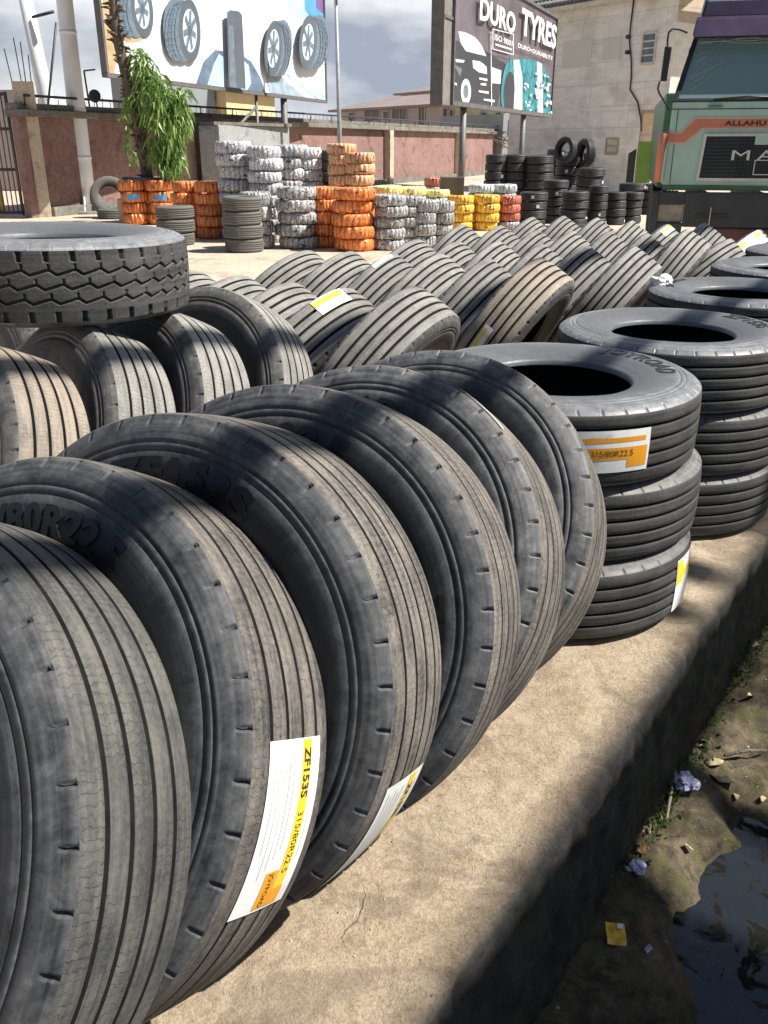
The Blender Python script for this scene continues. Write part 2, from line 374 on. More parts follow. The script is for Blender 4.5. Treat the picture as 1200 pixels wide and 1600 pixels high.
def revolve(name, prof, n, disp=None, uvflip=False, closed=True):
    """prof: list of (s, r); axis is local z. disp(i array, k) -> radial offset"""
    P = np.array(prof, float); K = len(P); th = np.arange(n+1)*2*pi/n
    V = np.zeros((n+1, K, 3)); rr = np.repeat(P[None, :, 1], n+1, 0); ss = np.repeat(P[None, :, 0], n+1, 0)
    if disp is not None: rr, ss = disp(th, rr, ss)
    V[..., 0] = np.cos(th)[:, None]*rr; V[..., 1] = np.sin(th)[:, None]*rr; V[..., 2] = ss
    arcl = np.concatenate([[0], np.cumsum(np.hypot(np.diff(P[:, 0]), np.diff(P[:, 1])))])
    U = np.zeros((n+1, K, 2)); U[..., 0] = (th*.5)[:, None]; U[..., 1] = arcl[None, :]+P[0, 0]
    idx = np.arange((n+1)*K).reshape(n+1, K)
    a, b, c, d = idx[:-1, :-1], idx[1:, :-1], idx[1:, 1:], idx[:-1, 1:]
    Fc = np.stack([a, b, c, d], -1).reshape(-1, 4)
    me = mesh_np(name, V.reshape(-1, 3), Fc, True, U.reshape(-1, 2))
    return me
def tread_profile(grooves, gw, gd, teeth=1):
    half = SHO[-1][0]
    pts = [(-half, SHO[-1][1]), (-half+.003, crown(half)-.0005)]
    cuts = []
    for g in grooves: cuts.append((g-gw/2, g+gw/2))
    s = -half+.003
    for a, b in cuts:
        for t in (.35, .7): pts.append((s+(a-s)*t, crown(s+(a-s)*t)))
        pts += [(a-.0012, crown(a)), (a, crown(a)-.0012), (a+.0015, crown(a)-gd), ((a+b)/2, crown(a)-gd-.001), (b-.0015, crown(a)-gd), (b, crown(b)-.0012), (b+.0012, crown(b))]
        s = b+.0012
    for t in (.35, .7): pts.append((s+(half-.003-s)*t, crown(s+(half-.003-s)*t)))
    pts += [(half-.003, crown(half)-.0005), (half, SHO[-1][1])]
    return pts
def notch_disp(nseg, period, depth):
    def f(th, rr, ss):
        i = np.arange(len(th)) % period
        d = np.where(i == 0, depth, 0.0)
        # only the lower band of the shoulder is notched
        m = ((rr > .4960) & (rr < .5182)).astype(float)
        rr = rr-d[:, None]*m*.35; ss = ss-np.sign(ss)*d[:, None]*m
        return rr, ss
    return f
_dark = {}
def make_tyre_meshes(tag_, n, period, grooves, gw=.010, gd=.013, zig=None, deep=.011):
    out = {}
    side = [(s, r) for s, r in HALF+SHO]
    nd = notch_disp(n, period, deep)
    out['sidewall_a'] = revolve('sidewall', [(-s, r) for s, r in side], n, nd)
    out['sidewall_b'] = revolve('sidewall', [(s, r) for s, r in side], n, nd)
    out['liner'] = revolve('inner_liner', [(-s, r) for s, r in LIN]+[(s, r) for s, r in LIN[::-1][1:]], max(48, n//4))
    if zig: out['tread'] = zig(n)
    else:
        pr = tread_profile(grooves, gw, gd); me = revolve('tread', pr, n)
        K = len(pr)-1; dk = np.array([1 if (pr[j][1] < crown(pr[j][0])-.0008 and pr[j+1][1] < crown(pr[j+1][0])-.0008 and abs(pr[j][0]) < .11) else 0 for j in range(K)], dtype=np.int32)
        out['tread'] = me; _dark[me.name] = np.tile(dk, n)
    return out
G4 = (-.072, -.0245, .0245, .072)
HI = make_tyre_meshes('hi', 800, 20, G4, .0095, .016)
LO = make_tyre_meshes('lo', 144, 4, G4, .0145, .014, deep=.008)
MID = make_tyre_meshes('mid', 400, 10, G4, .0135, .016, deep=.009)
def zig_tread(n):
    """block tread with zigzag grooves and open shoulder slots"""
    n = 960; K = 150; half = SHO[-1][0]
    s = np.linspace(-half, half, K); th = np.arange(n+1)*2*pi/n
    T, Sx = np.meshgrid(th, s, indexing='ij')
    R = .5265-.0055*(Sx/.12)**2
    def tri(x): return 2*np.abs(2*(x-np.floor(x+.5)))-1
    N = 38
    depth = np.zeros_like(R)
    for c, amp, ph, w in ((-.048, .0085, 0., .0030), (0.0, .0085, .5, .0030), (.048, .0085, 0., .0030)):
        x = T*N/(2*pi)+ph; x = x-np.floor(x)
        z = np.where(x < .72, x/.72, (1-x)/.28)*2-1                     # lopsided zigzag
        d = np.abs(Sx-c-amp*z)
        depth = np.maximum(depth, np.clip((w+.0022-d)/.002, 0, 1)*.013)
        # small nick at every corner
        xx = T*N/(2*pi)+ph-.72; xx = np.abs(xx-np.round(xx))*2*pi*.527/N
        depth = np.maximum(depth, np.clip((.0035-xx)/.0014, 0, 1)*np.clip((.013-np.abs(Sx-c-amp-.007))/.002, 0, 1)*.010)
    x = T*N/(2*pi)+.35; x = np.abs(x-np.round(x))*2*pi*.527/N
    for sg in (-1, 1):
        y = sg*Sx
        w = .0085+.002*np.clip((y-.1)/.02, 0, 1)
        xw = x if sg > 0 else np.abs((T*N/(2*pi)+.1)-np.round(T*N/(2*pi)+.1))*2*pi*.527/N
        depth = np.maximum(depth, np.clip((w-xw)/.003, 0, 1)*np.clip((y-.082)/.003, 0, 1)*.016)
    R = R-depth
    V = np.stack([np.cos(T)*R, np.sin(T)*R, Sx], -1).reshape(-1, 3)
    U = np.stack([T*.5, Sx], -1).reshape(-1, 2)
    idx = np.arange((n+1)*K).reshape(n+1, K)
    Fc = np.stack([idx[:-1, :-1], idx[1:, :-1], idx[1:, 1:], idx[:-1, 1:]], -1).reshape(-1, 4)
    return mesh_np('tread', V, Fc, True, U)
LUG = make_tyre_meshes('lug', 920, 20, G4, zig=zig_tread, deep=.004)

def mat_variant(me, mat):
    key = (me.name, mat)
    if key not in _mv:
        c = me.copy(); c.materials.clear(); c.materials.append(M[mat]); 
        if me.name in _dark: c.materials.append(M['groove']); c.polygons.foreach_set('material_index', _dark[me.name])
        _mv[key] = c
    return _mv[key]
_mv = {}
def truck_tyre(mtx, label, group=None, kind=HI, tread='tread', side='side', scale=1.0, cat='tyre'):
    t = empty('truck_tyre', mtx @ Matrix.Scale(scale, 4))
    tag(t, label, cat, group)
    for nm, part, m in (('tread', 'tread', tread), ('sidewall', 'sidewall_a', side), ('sidewall', 'sidewall_b', side), ('inner_liner', 'liner', 'liner')):
        link(nm, mat_variant(kind[part], m), (), t)
    return t
def frame_mtx(c, n, up):
    """local z = n (axis), local y = up at theta 90 deg, local x = up x n; theta measured from local x"""
    n = Vector(n).normalized(); up = (Vector(up)-n*Vector(up).dot(n)).normalized(); x = up.cross(n)
    return Matrix(((x.x, up.x, n.x, c[0]), (x.y, up.y, n.y, c[1]), (x.z, up.z, n.z, c[2]), (0, 0, 0, 1)))
def leaning(x, y, az, lam, R=R0, z0=0.0, roll=0.0):
    """centre above (x,y), axis azimuth az, top leaning towards +axis by lam; rests on z0. Local theta=90deg is the top, theta=0 is to the left seen along the axis"""
    A = Vector((cos(az), sin(az), 0)); Z = Vector((0, 0, 1))
    u = Z*cos(lam)+A*sin(lam); n = A*cos(lam)-Z*sin(lam)
    c = Vector((x, y, z0+R*cos(lam)+.118*sin(lam)*R/R0))
    return frame_mtx(c, n, u)
def on_tread(a, s, h=.0015):
    """a: angle from the top, clockwise seen along +axis"""
    r = crown(s)+h; t = pi/2+a
    return Vector((cos(t)*r, sin(t)*r, s))
def patch(name, a0, a1, s0, s1, h, mat, parent, na=24, ns=6, fn=on_tread):
    V = []; Fc = []
    for i in range(na+1):
        for j in range(ns+1): V.append(tuple(fn(a0+(a1-a0)*i/na, s0+(s1-s0)*j/ns, h)))
    for i in range(na):
        for j in range(ns):
            k = i*(ns+1)+j; Fc.append((k, k+1, k+ns+2, k+ns+1))
    me = bpy.data.meshes.new(name); me.from_pydata(V, [], Fc); me.update()
    me.polygons.foreach_set('use_smooth', np.ones(len(Fc), dtype=bool))
    return link(name, me, [mat], parent)

# ================================================================== GROUND, DRAIN
LED = Vector((.572, .82, 0)).normalized(); LP = Vector((.82, -.572, 0)).normalized()   # along the kerb edge / across it, towards the street
EDGE = -.625
def qr(q, r, z=0.0):
    """q metres across (kerb edge at q=0, street side positive), r metres along"""
    p = LP*(q+EDGE)+LED*r; return Vector((p.x, p.y, z))
def to_qr(p): return p.dot(LP)-EDGE, p.dot(LED)
from mathutils import noise as mnoise
def fbm(x, y, z=0, o=5): return mnoise.fractal(Vector((x, y, z)), 1.0, 2.0, o)
M['slab'] = concrete('kerb_concrete', (.20, .15, .10), (.31, .245, .175), (.39, .32, .24), 1.0, .7)
M['drainwall'] = concrete('drain_wall_concrete', (.022, .019, .015), (.042, .036, .028), (.08, .068, .05), 1.3, 1.0, True, (.05, .055, .03))  # near-black base takes in the wall's shade as well as its damp
def damp_shade_blend(m, top, zlo=-.10, zhi=-.035, dark=(.075, .066, .05)):  # dark below the edge: moist concrete plus shade put into the colour
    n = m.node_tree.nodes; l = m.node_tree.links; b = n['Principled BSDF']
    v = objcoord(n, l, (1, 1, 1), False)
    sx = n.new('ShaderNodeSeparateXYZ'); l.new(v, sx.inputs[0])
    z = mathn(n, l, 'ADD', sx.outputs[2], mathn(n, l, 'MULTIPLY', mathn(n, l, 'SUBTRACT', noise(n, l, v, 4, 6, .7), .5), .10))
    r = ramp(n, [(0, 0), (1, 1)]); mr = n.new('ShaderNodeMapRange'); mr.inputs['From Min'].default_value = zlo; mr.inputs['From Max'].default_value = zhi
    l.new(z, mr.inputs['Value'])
    old = b.inputs['Base Color'].links[0].from_socket
    t = M['slab'].node_tree
    mid = noise(n, l, v, 9, 8, .68, .5); big = noise(n, l, v, 1.6, 7, .6, .3); fine = noise(n, l, v, 120, 5, .75)
    s_ = mathn(n, l, 'ADD', mathn(n, l, 'MULTIPLY', big, .5), mathn(n, l, 'MULTIPLY', mid, .5))
    rr = ramp(n, [(.30, top[0]), (.48, top[1]), (.66, top[2])]); l.new(s_, rr.inputs[0])
    f_ = ramp(n, [(.35, .55), (.5, 1.0), (.68, 1.22)]); l.new(fine, f_.inputs[0])
    tc_ = mixc(n, l, .75, rr.outputs[0], f_.outputs[0], 'MULTIPLY')
    m2 = ramp(n, [(.36, .78), (.5, 1.0), (.66, 1.12)]); l.new(noise(n, l, v, 24, 6, .75, .6), m2.inputs[0])
    tc_ = mixc(n, l, .9, tc_, m2.outputs[0], 'MULTIPLY')
    pa = ramp(n, [(.52, 0.0), (.56, 1.0)]); l.new(noise(n, l, v, 1.7, 7, .62, .8), pa.inputs[0])          # darker damp stains
    tc_ = mixc(n, l, mathn(n, l, 'MULTIPLY', pa.outputs[0], .45), tc_, (.15, .12, .085))
    pb_ = ramp(n, [(.62, 0.0), (.66, 1.0)]); l.new(noise(n, l, v, 3.1, 7, .7, .5), pb_.inputs[0])          # worn pale patches
    tc_ = mixc(n, l, mathn(n, l, 'MULTIPLY', pb_.outputs[0], .5), tc_, (.50, .44, .35))
    st = ramp(n, [(.57, 0.0), (.61, 1.0)]); l.new(noise(n, l, v, 2.7, 6, .6, 1.0), st.inputs[0])
    tc_ = mixc(n, l, mathn(n, l, 'MULTIPLY', st.outputs[0], .5), tc_, tuple(x*.62 for x in top[0]))
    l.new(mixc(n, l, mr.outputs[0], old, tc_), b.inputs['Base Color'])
damp_shade_blend(M['drainwall'], ((.25, .185, .12), (.38, .30, .21), (.46, .38, .28)))
M['yard'] = concrete('yard_sand', (.42, .33, .245), (.52, .42, .325), (.58, .48, .38), .6, .4, False)
M['bed'] = concrete('drain_mud', (.025, .02, .013), (.075, .06, .038), (.20, .16, .105), 1.6, 1.0, False, (.09, .09, .03))
M['street'] = concrete('street_tar', (.12, .105, .09), (.16, .14, .12), (.2, .18, .16), 1.0, .5)
def axis_pts(segs):
    out = []
    for a, b, n in segs: out += [a+(b-a)*i/n for i in range(n)]
    return out+[segs[-1][1]]
def sheet(name, qs, rs, zf, mat, kind='structure'):
    V = []; U = []
    for r in rs:
        for q in qs:
            dq, dr, z = zf(q, r); p = qr(q+dq, r+dr, z); V.append(tuple(p)); U.append((q, r))
    K = len(qs); Fc = [(i*K+j, i*K+j+1, (i+1)*K+j+1, (i+1)*K+j) for i in range(len(rs)-1) for j in range(K-1)]
    o = link(name, mesh_np(name, V, Fc, True, U), [mat]); o['kind'] = kind; return o
def step(x, a, b):
    t = max(0, min(1, (x-a)/(b-a))); return t*t*(3-2*t)
RN = axis_pts([(-400, -20, 6), (-20, -1, 12), (-1, .2, 12), (.2, 5.0, 240), (5, 9, 50), (9, 30, 20), (30, 700, 10)])
def yard_z(q, r):
    w = step(q, -1.5, -.9)*(1-step(r, 7, 9))*step(r, -1, 0)
    return 0, 0, w*(.006*fbm(q*5, r*5, 0, 4)-.002)
# yard: everything on the tyre side up to 12 cm from the kerb edge; the rounded kerb edge and wall follow
sheet('yard_ground', axis_pts([(-600, -60, 8), (-60, -8, 12), (-8, -2.2, 14)]), RN, lambda q, r: (0, 0, 0), 'yard')
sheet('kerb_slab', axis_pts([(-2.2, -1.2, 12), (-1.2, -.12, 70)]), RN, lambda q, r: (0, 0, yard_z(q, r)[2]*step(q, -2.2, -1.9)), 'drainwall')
# rounded edge + drain wall as one sheet, parameter t along the section
def wall_section(t):
    # t in [0, .12] flat, [.12,.24] quarter round, then down
    if t <= .07: return -.12+t, 0
    if t <= .085: return -.12+t, 0
    if t <= .15:
        a = (t-.085)/.065*pi/2; return -.035+.035*sin(a), -.035*(1-cos(a))
    return 0+.02*(t-.15), -.035-(t-.15)
def wall_f(t, r):
    q, z = wall_section(t)
    near = step(r, -1, 0)*(1-step(r, 8, 9))
    e = step(t, .03, .12)
    n1 = fbm(r*2.1, t*3, 1.3, 5); n2 = fbm(r*11, t*9, 4.1, 5)
    dq = near*e*(.026*n1+.016*n2); dz = near*e*(1-step(t, .15, .3))*(.010*n2-.008*abs(n1))
    zz = yard_z(-.12, r)[2]*(1-step(t, 0, .08))
    return q-t+dq, 0, z+dz+zz
RW = axis_pts([(-400, -20, 6), (-20, -1, 12), (-1, .2, 12), (.2, 5.0, 300), (5, 9, 60), (9, 30, 20), (30, 700, 10)])
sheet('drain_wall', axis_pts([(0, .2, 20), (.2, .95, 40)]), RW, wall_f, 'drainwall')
def bed_z(q, r):
    base = -.735+.12*step(.28+.10*fbm(r*2.3, 7.7, 0, 3)-q, -.06, .14)
    hole = step(r, 2.35, 2.5)*(1-step(r, 2.62, 2.75))                 # dark gap of water under the debris
    base += .06*step(r, 2.75, 2.95)*step(q, .15, .3)
    base += .20*step(r, 2.85, 4.2)*step(q, -.1, .4)+.05*step(r, 4, 6)
    base -= .10*hole*step(q, .2, .45)
    base += .035*fbm(q*4, r*4, 2.2, 6)+.012*fbm(q*19, r*19, 5.2, 4)
    return 0, 0, base
sheet('drain_bed', axis_pts([(-.08, 1.15, 90), (1.15, 1.7, 12)]), RW, bed_z, 'bed')
m, n, l, b = newmat('drain_water_mat'); M['water'] = m
b.inputs['Base Color'].default_value = (.012, .015, .018, 1); b.inputs['Roughness'].default_value = .07; b.inputs['Specular IOR Level'].default_value = .6
wv = objcoord(n, l, (1, 1, 1), False)
scum = ramp(n, [(.50, 0.0), (.56, 1.0)]); l.new(noise(n, l, wv, 5, 8, .7, .9), scum.inputs[0])
col = mixc(n, l, mathn(n, l, 'MULTIPLY', scum.outputs[0], .8), (.012, .015, .018), (.008, .008, .006)); l.new(col, b.inputs['Base Color'])
rr = ramp(n, [(0, .05), (1, .75)]); l.new(scum.outputs[0], rr.inputs[0]); l.new(rr.outputs[0], b.inputs['Roughness']); sp2 = ramp(n, [(0, .6), (1, .05)]); l.new(scum.outputs[0], sp2.inputs[0]); l.new(sp2.outputs[0], b.inputs['Specular IOR Level'])
bump(n, l, noise(n, l, wv, 9, 4, .5), b, .12, .02)
sheet('drain_water', axis_pts([(-.05, 1.7, 12)]), axis_pts([(-6, 12, 40)]), lambda q, r: (0, 0, -.700), 'water')
sheet('far_drain_wall', axis_pts([(1.62, 1.64, 2)]), RW, lambda q, r: (.01*fbm(r*3, 0, 0, 3), 0, -.75+(q-1.62)/.02*.73), 'drainwall')
sheet('street', axis_pts([(1.64, 6, 20), (6, 60, 8), (60, 500, 5)]), RN, lambda q, r: (0, 0, -.02), 'street')

# ================================================================== LEANING ROW IN FRONT
T_SC = .548/.527
ROW = [('T1', None), ('T2', None)]
TP = [(-.85, 1.18, 30, 61.0), (-.649, 1.427, 30.0, 61.0), (-.421, 1.669, 19.5, 63.6), (-.219, 1.914, 22.0, 66.5), (-.057, 2.198, 30.2, 61.1), (.126, 2.491, 34.8, 63.3)]
TP = [TP[0]]+TP[1:]
TL = ['leaning truck tyre nearest the camera, cut by the bottom left picture edge',
      'leaning truck tyre with the big white and yellow sticker low on its tread',
      'leaning truck tyre lettered ZF153S, with a dim sticker near the ground',
      'leaning truck tyre with R22.5 on its sidewall, right behind the tyre lettered ZF153S',
      'leaning truck tyre with a thin white scrap of tape along its upper tread edge',
      'last leaning truck tyre of the front row, resting against the stack with an orange label']
TT = []
for k, (x, y, lam, az) in enumerate(TP):
    o = truck_tyre(leaning(x, y, rad(az), rad(lam), .548, .02) @ Matrix.Rotation(rad(17*k), 4, 'Z'), TL[k], 'truck tyres leaning in a row along the kerb', HI, 'tread_worn' if k == 0 else 'tread', 'side', T_SC)
    TT.append(o)
    o['spin'] = 0.0
    del o['spin']
def unspin(k): return rad(17*k)
def tread_fn(k):
    """on_tread measured from the real top of leaning tyre k"""
    return lambda a, s, h: on_tread(a-unspin(k), s, h)
def side_fn(k, r0, a0):
    """front sidewall of leaning tyre k: x along the ring, y outward"""
    def f(x, y, h=.0012):
        r = r0+y; a = a0+x/(r0+.02)-unspin(k); t = pi/2+a
        return Vector((cos(t)*r, sin(t)*r, -(side_surface(r)+h)))
    return f
def side_text(k, body, r0, a0, size, mat='letter', **kw):
    o = text_obj('sidewall_lettering', body, mat, side_fn(k, r0, a0), TT[k], size, **kw)
    so_ = o.modifiers.new('solid', 'SOLIDIFY'); so_.thickness = .005; so_.offset = 0
    return o
side_text(2, 'ZF153S', .372, rad(2), .085, xscale=1.15, bold=.004, spacing=1.12)
side_text(2, 'JOYROAD', .36, rad(118), .07, xscale=1.2, bold=.003, spacing=1.1)
side_text(1, '315/80R22.5', .37, rad(-8), .08, xscale=1.05, bold=.003, spacing=1.05)
side_text(3, '12R22.5', .372, rad(-4), .08, xscale=1.15, bold=.004, spacing=1.1)
side_text(3, 'ZF153S', .372, rad(92), .07, xscale=1.1, bold=.003, spacing=1.1)
side_text(4, 'JOYROAD', .372, rad(-20), .075, xscale=1.1, bold=.003, spacing=1.1)
def tyre_sticker(parent, fn, a0, a1, s0, s1, label, orange_end=True):
    st = patch('sticker', a0, a1, s0, s1, .0022, 'paper', parent, fn=fn)
    if label: st['label'] = label
    w = s1-s0; L = a1-a0
    patch('printed_stripe', a0+L*.01, a1-L*.12, s0+w*.62, s0+w*.80, .0030, 'yellow', st, fn=fn)
    text_obj('printed_text', 'ZF153S', 'ink', lambda x, y: fn(a0+L*.20+x/.53, s0+w*.65+y, .0036), st, .030, xscale=.9, bold=.001)
    text_obj('printed_text', '315/80R22.5', 'ink', lambda x, y: fn(a0+L*.60+x/.53, s0+w*.66+y, .0036), st, .025, xscale=.85)
    if orange_end:
        patch('printed_stripe', a1-L*.25, a1-L*.02, s0+w*.36, s0+w*.60, .0030, 'orange', st, fn=fn)
        patch('printed_stripe', a1-L*.13, a1-L*.02, s0+w*.60, s0+w*.82, .0032, 'orange', st, fn=fn)
        text_obj('printed_text', 'JOYROAD', 'ink', lambda x, y: fn(a1-L*.135+x/.53, s0+w*.44+y, .0038), st, .018, xscale=.75)
    for q in range(5):
        ss = s0+w*(.10+.09*q)
        patch('fine_print', a0+L*(.05+.03*(q % 2)), a0+L*(.62+.05*((q*3) % 4)), ss, ss+.0028, .0029, 'ink_grey', st, 20, 1, fn=fn)
    patch('fine_print', a0+L*.08, a0+L*.7, s0+w*.88, s0+w*.895, .0029, 'ink_grey', st, 20, 1, fn=fn)
    return st
tyre_sticker(TT[1], tread_fn(1), rad(73.5), rad(105), -.080, .082, 'white paper label with yellow stripe')
tyre_sticker(TT[2], tread_fn(2), rad(101), rad(138), -.085, .09, 'dim white label with yellow stripe, close to the ground')
tp = patch('tape_scrap', rad(6), rad(40), -.117, -.108, .004, 'paper', TT[4], fn=tread_fn(4)); tp['label'] = 'thin white scrap of tape'

# ================================================================== FLAT STACKS BY THE KERB
def flat_mtx(x, y, z, rot=0, tilt=(0, 0)):
    return Matrix.Translation((x, y, z)) @ Matrix.Rotation(tilt[0], 4, 'X') @ Matrix.Rotation(tilt[1], 4, 'Y') @ Matrix.Rotation(rot, 4, 'Z')
TW = .1475
ordn = ['bottom', 'second', 'third', 'fourth', 'fifth', 'sixth', 'seventh', 'eighth', 'ninth']
def stack_flat(x, y, names, offs, rots, group, tread='tread_dark', hs=None):
    out = []
    for k, nm in enumerate(names):
        z = TW+k*(2*TW-.006); dx, dy = offs[k]
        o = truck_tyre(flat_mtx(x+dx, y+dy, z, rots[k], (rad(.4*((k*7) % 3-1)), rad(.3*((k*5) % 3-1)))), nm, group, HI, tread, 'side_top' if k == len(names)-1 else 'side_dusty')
        out.append(o)
    return out
S1 = stack_flat(.655, 3.205, ['bottom tyre of the front flat stack, with a white and yellow label at its right',
                             'middle tyre of the front flat stack, shifted a little to the right',
                             'top tyre of the front flat stack, with an orange label on its tread'],
                [(.02, -.02), (.035, .02), (-.012, 0)], [0, 1, 2], 'truck tyres in the front flat stack')
S2 = stack_flat(1.345, 4.07, ['bottom tyre of the second flat stack from the front', 'middle tyre of the second flat stack from the front',
                             'top tyre of the second flat stack, with ZF153S on its upper side'], [(0.02, 0), (.03, .01), (0, 0)], [.4, 1.4, 0.2], 'truck tyres in the second flat stack')
S3 = stack_flat(2.09, 5.2, ['bottom tyre of the third flat stack from the front', 'middle tyre of the third flat stack from the front', 'top tyre of the third flat stack from the front'], [(0.02, 0), (.0, .02), (0, 0)], [.4, 1.4, 0.2], 'truck tyres in the third flat stack')
S4 = stack_flat(2.85, 6.30, ['bottom tyre of the fourth flat stack from the front', 'middle tyre of the fourth flat stack from the front', 'top tyre of the fourth flat stack, cut by the right picture edge'], [(0.0, 0), (.0, .02), (0, 0)], [.1, 1.1, 0.9], 'truck tyres in the fourth flat stack')
S5 = stack_flat(3.5, 7.35, ['bottom tyre of the farthest flat stack', 'middle tyre of the farthest flat stack', 'top tyre of the farthest flat stack, beside the leaning tyre with a white label'], [(0.0, 0), (.0, .02), (0, 0)], [.1, 1.1, 0.9], 'truck tyres in the farthest flat stack')
def top_text(o, rot, body, r0, t0, size, **kw):
    def f(x, y):
        r = r0+y; t = t0-rot-x/(r0+.02)
        return Vector((cos(t)*r, sin(t)*r, side_surface(r)+.0012))
    q = text_obj('sidewall_lettering', body, 'letter', f, o, size, **kw)
    so_ = q.modifiers.new('solid', 'SOLIDIFY'); so_.thickness = .002; so_.offset = 0
top_text(S1[2], 2, 'JOYROAD', .375, rad(20), .085, xscale=1.05, bold=.003, spacing=1.08)
top_text(S2[2], .2, 'ZF153S', .375, rad(12), .085, xscale=1.1, bold=.003, spacing=1.1)
top_text(S3[2], .2, '315/80R22.5', .385, rad(150), .06, xscale=1.1, bold=.002, spacing=1.1)
def flat_fn(rot):
    """angle a measured clockwise seen from above, from world +X; s up"""
    def f(a, s, h):
        r = crown(s)+h; t = -a-rot; return Vector((cos(t)*r, sin(t)*r, s))
    return f
# orange and white label on the top tyre, torn silver film under it
fn = flat_fn(2)
lb = patch('sticker', rad(64), rad(101), -.075, .070, .0024, 'paper', S1[2], fn=fn); lb['label'] = 'white and orange label with curled film at its lower edge'
patch('printed_stripe', rad(66), rad(101), .030, .046, .0031, 'orange', lb, fn=fn)
patch('printed_stripe', rad(65), rad(102), -.030, .012, .0031, 'orange', lb, fn=fn)
patch('printed_stripe', rad(65), rad(73), -.058, -.030, .0031, 'orange', lb, fn=fn)
text_obj('printed_text', '315/80R22.5', 'ink', lambda x, y: fn(rad(79)-x/.53, -.018+y, .004), lb, .030)
text_obj('printed_text', 'JOYROAD', 'ink_grey', lambda x, y: fn(rad(83)-x/.53, .050+y, .004), lb, .016)
fn = flat_fn(0)
lb = patch('sticker', rad(12), rad(42), -.11, .10, .0024, 'paper', S1[0], fn=fn); lb['label'] = 'white label with a yellow band'
patch('printed_stripe', rad(13), rad(41), .02, .05, .0031, 'yellow', lb, fn=fn)
patch('printed_stripe', rad(36), rad(41.5), .0, .095, .0033, 'yellow', lb, fn=fn)
text_obj('printed_text', 'ZF153S', 'ink', lambda x, y: fn(rad(25)-x/.53, .026+y, .004), lb, .022)
# crumpled white bag behind the third stack
def crumple(name, loc, size, mat, label, cat, seed, sub=3, flat=.6):
    bm = bmesh.new(); bmesh.ops.create_icosphere(bm, subdivisions=sub, radius=size)
    for v in bm.verts:
        k = 1+.55*mnoise.noise(v.co*(1.5/size)+Vector((seed, 0, 0)))+.28*mnoise.noise(v.co*(3.4/size)+Vector((0, seed, 0)))+.10*mnoise.noise(v.co*(9/size)+Vector((0, seed, 4)))
        v.co = Vector((v.co.x*k, v.co.y*k, v.co.z*k*flat))
    me = bpy.data.meshes.new(name); bm.to_mesh(me); bm.free()
    o = link(name, me, [mat]); o.location = loc; tag(o, label, cat); return o
p = at(1040, 443, .88)
crumple('plastic_bag', p+Vector((0, .06, .0)), .062, 'paper', 'small white plastic scrap behind the third flat stack', 'plastic bag', 3.1, 3, .7)

# ================================================================== BLOCK TREAD TYRE LYING ON TOP, LEFT, AND THE TYRES UNDER IT
TP2 = [(-1.37, 2.72, 24, 44, 'tread_tan', 'leaning tyre with tan dusty tread at the left edge, under the block tread tyre'),
       (-1.20, 3.12, 24, 45, 'tread_dusty', 'whitish grooved leaning tyre, second from the left under the block tread tyre'),
       (-.98, 3.42, 24, 46, 'tread_dusty', 'grey dusty leaning tyre, third from the left under the block tread tyre'),
       (-.82, 3.92, 24, 58, 'tread_dusty', 'leaning tyre with its dark inside showing, right of the block tread tyre')]
TP2 += [(-1.66, 3.62, 24, 46, 'tread', 'shaded leaning tyre in the dark gap under the block tread tyre, near the left edge'),
        (-1.36, 3.98, 24, 46, 'tread', 'shaded leaning tyre behind the others under the block tread tyre')]
for x, y, lam, az, tm, lb_ in TP2:
    truck_tyre(leaning(x, y, rad(az), rad(lam)) @ Matrix.Rotation(x*9, 4, 'Z'), lb_, 'truck tyres leaning under the block tread tyre', HI, tm, 'side_dusty')
truck_tyre(flat_mtx(-1.30, 3.50, 1.195, .3, (rad(-0.7), rad(1.4))), 'block tread truck tyre with zigzag grooves, lying flat on leaning tyres at the left', None, LUG, 'tread_dark', 'side_top')

# ================================================================== LONG ROWS OF LEANING TYRES
rows = dict(
 nearest=[(.13, 4.48), (-.232, 4.62), (-.535, 4.80), (-.84, 4.98), (-1.16, 5.2)],
 second=[(.969, 5.656), (.67, 5.87), (.36, 6.03), (.05, 6.18), (-.26, 6.33), (-.58, 6.5)],
 third=[(1.80, 6.50), (1.47, 6.60), (1.166, 6.74), (.86, 6.90), (.56, 7.02), (.25, 7.16)],
 fourth=[(2.56, 7.70), (2.237, 7.74), (1.92, 7.78), (1.62, 7.86), (1.36, 8.1), (1.06, 8.35), (.74, 8.6)],
 fifth=[(3.0, 8.55), (2.72, 8.78), (2.44, 9.0), (2.15, 9.25), (1.85, 9.45), (1.55, 9.6)])
words = ['rightmost', 'second from the right', 'third from the right', 'fourth from the right', 'fifth from the right', 'sixth from the right', 'seventh from the right']
LAMR, AZR = 36, -25
rw_scraps = {('nearest', 2): 1, ('second', 3): 2}
def row_tyre(x, y, label, group, lam, az, tm='tread_dusty', kind=LO):
    # (x, y) is where its top is; step back to the centre
    x, y = x*.957, y*.957; A = Vector((cos(rad(az)), sin(rad(az)), 0)); R = R0
    k_ = R*sin(rad(lam))-.12*cos(rad(lam)); cx = x-A.x*k_; cy = y-A.y*k_
    return truck_tyre(leaning(cx, cy, rad(az), rad(lam)) @ Matrix.Rotation(x*11, 4, 'Z'), label, group, kind, tm, 'side_dusty')
RT = {}
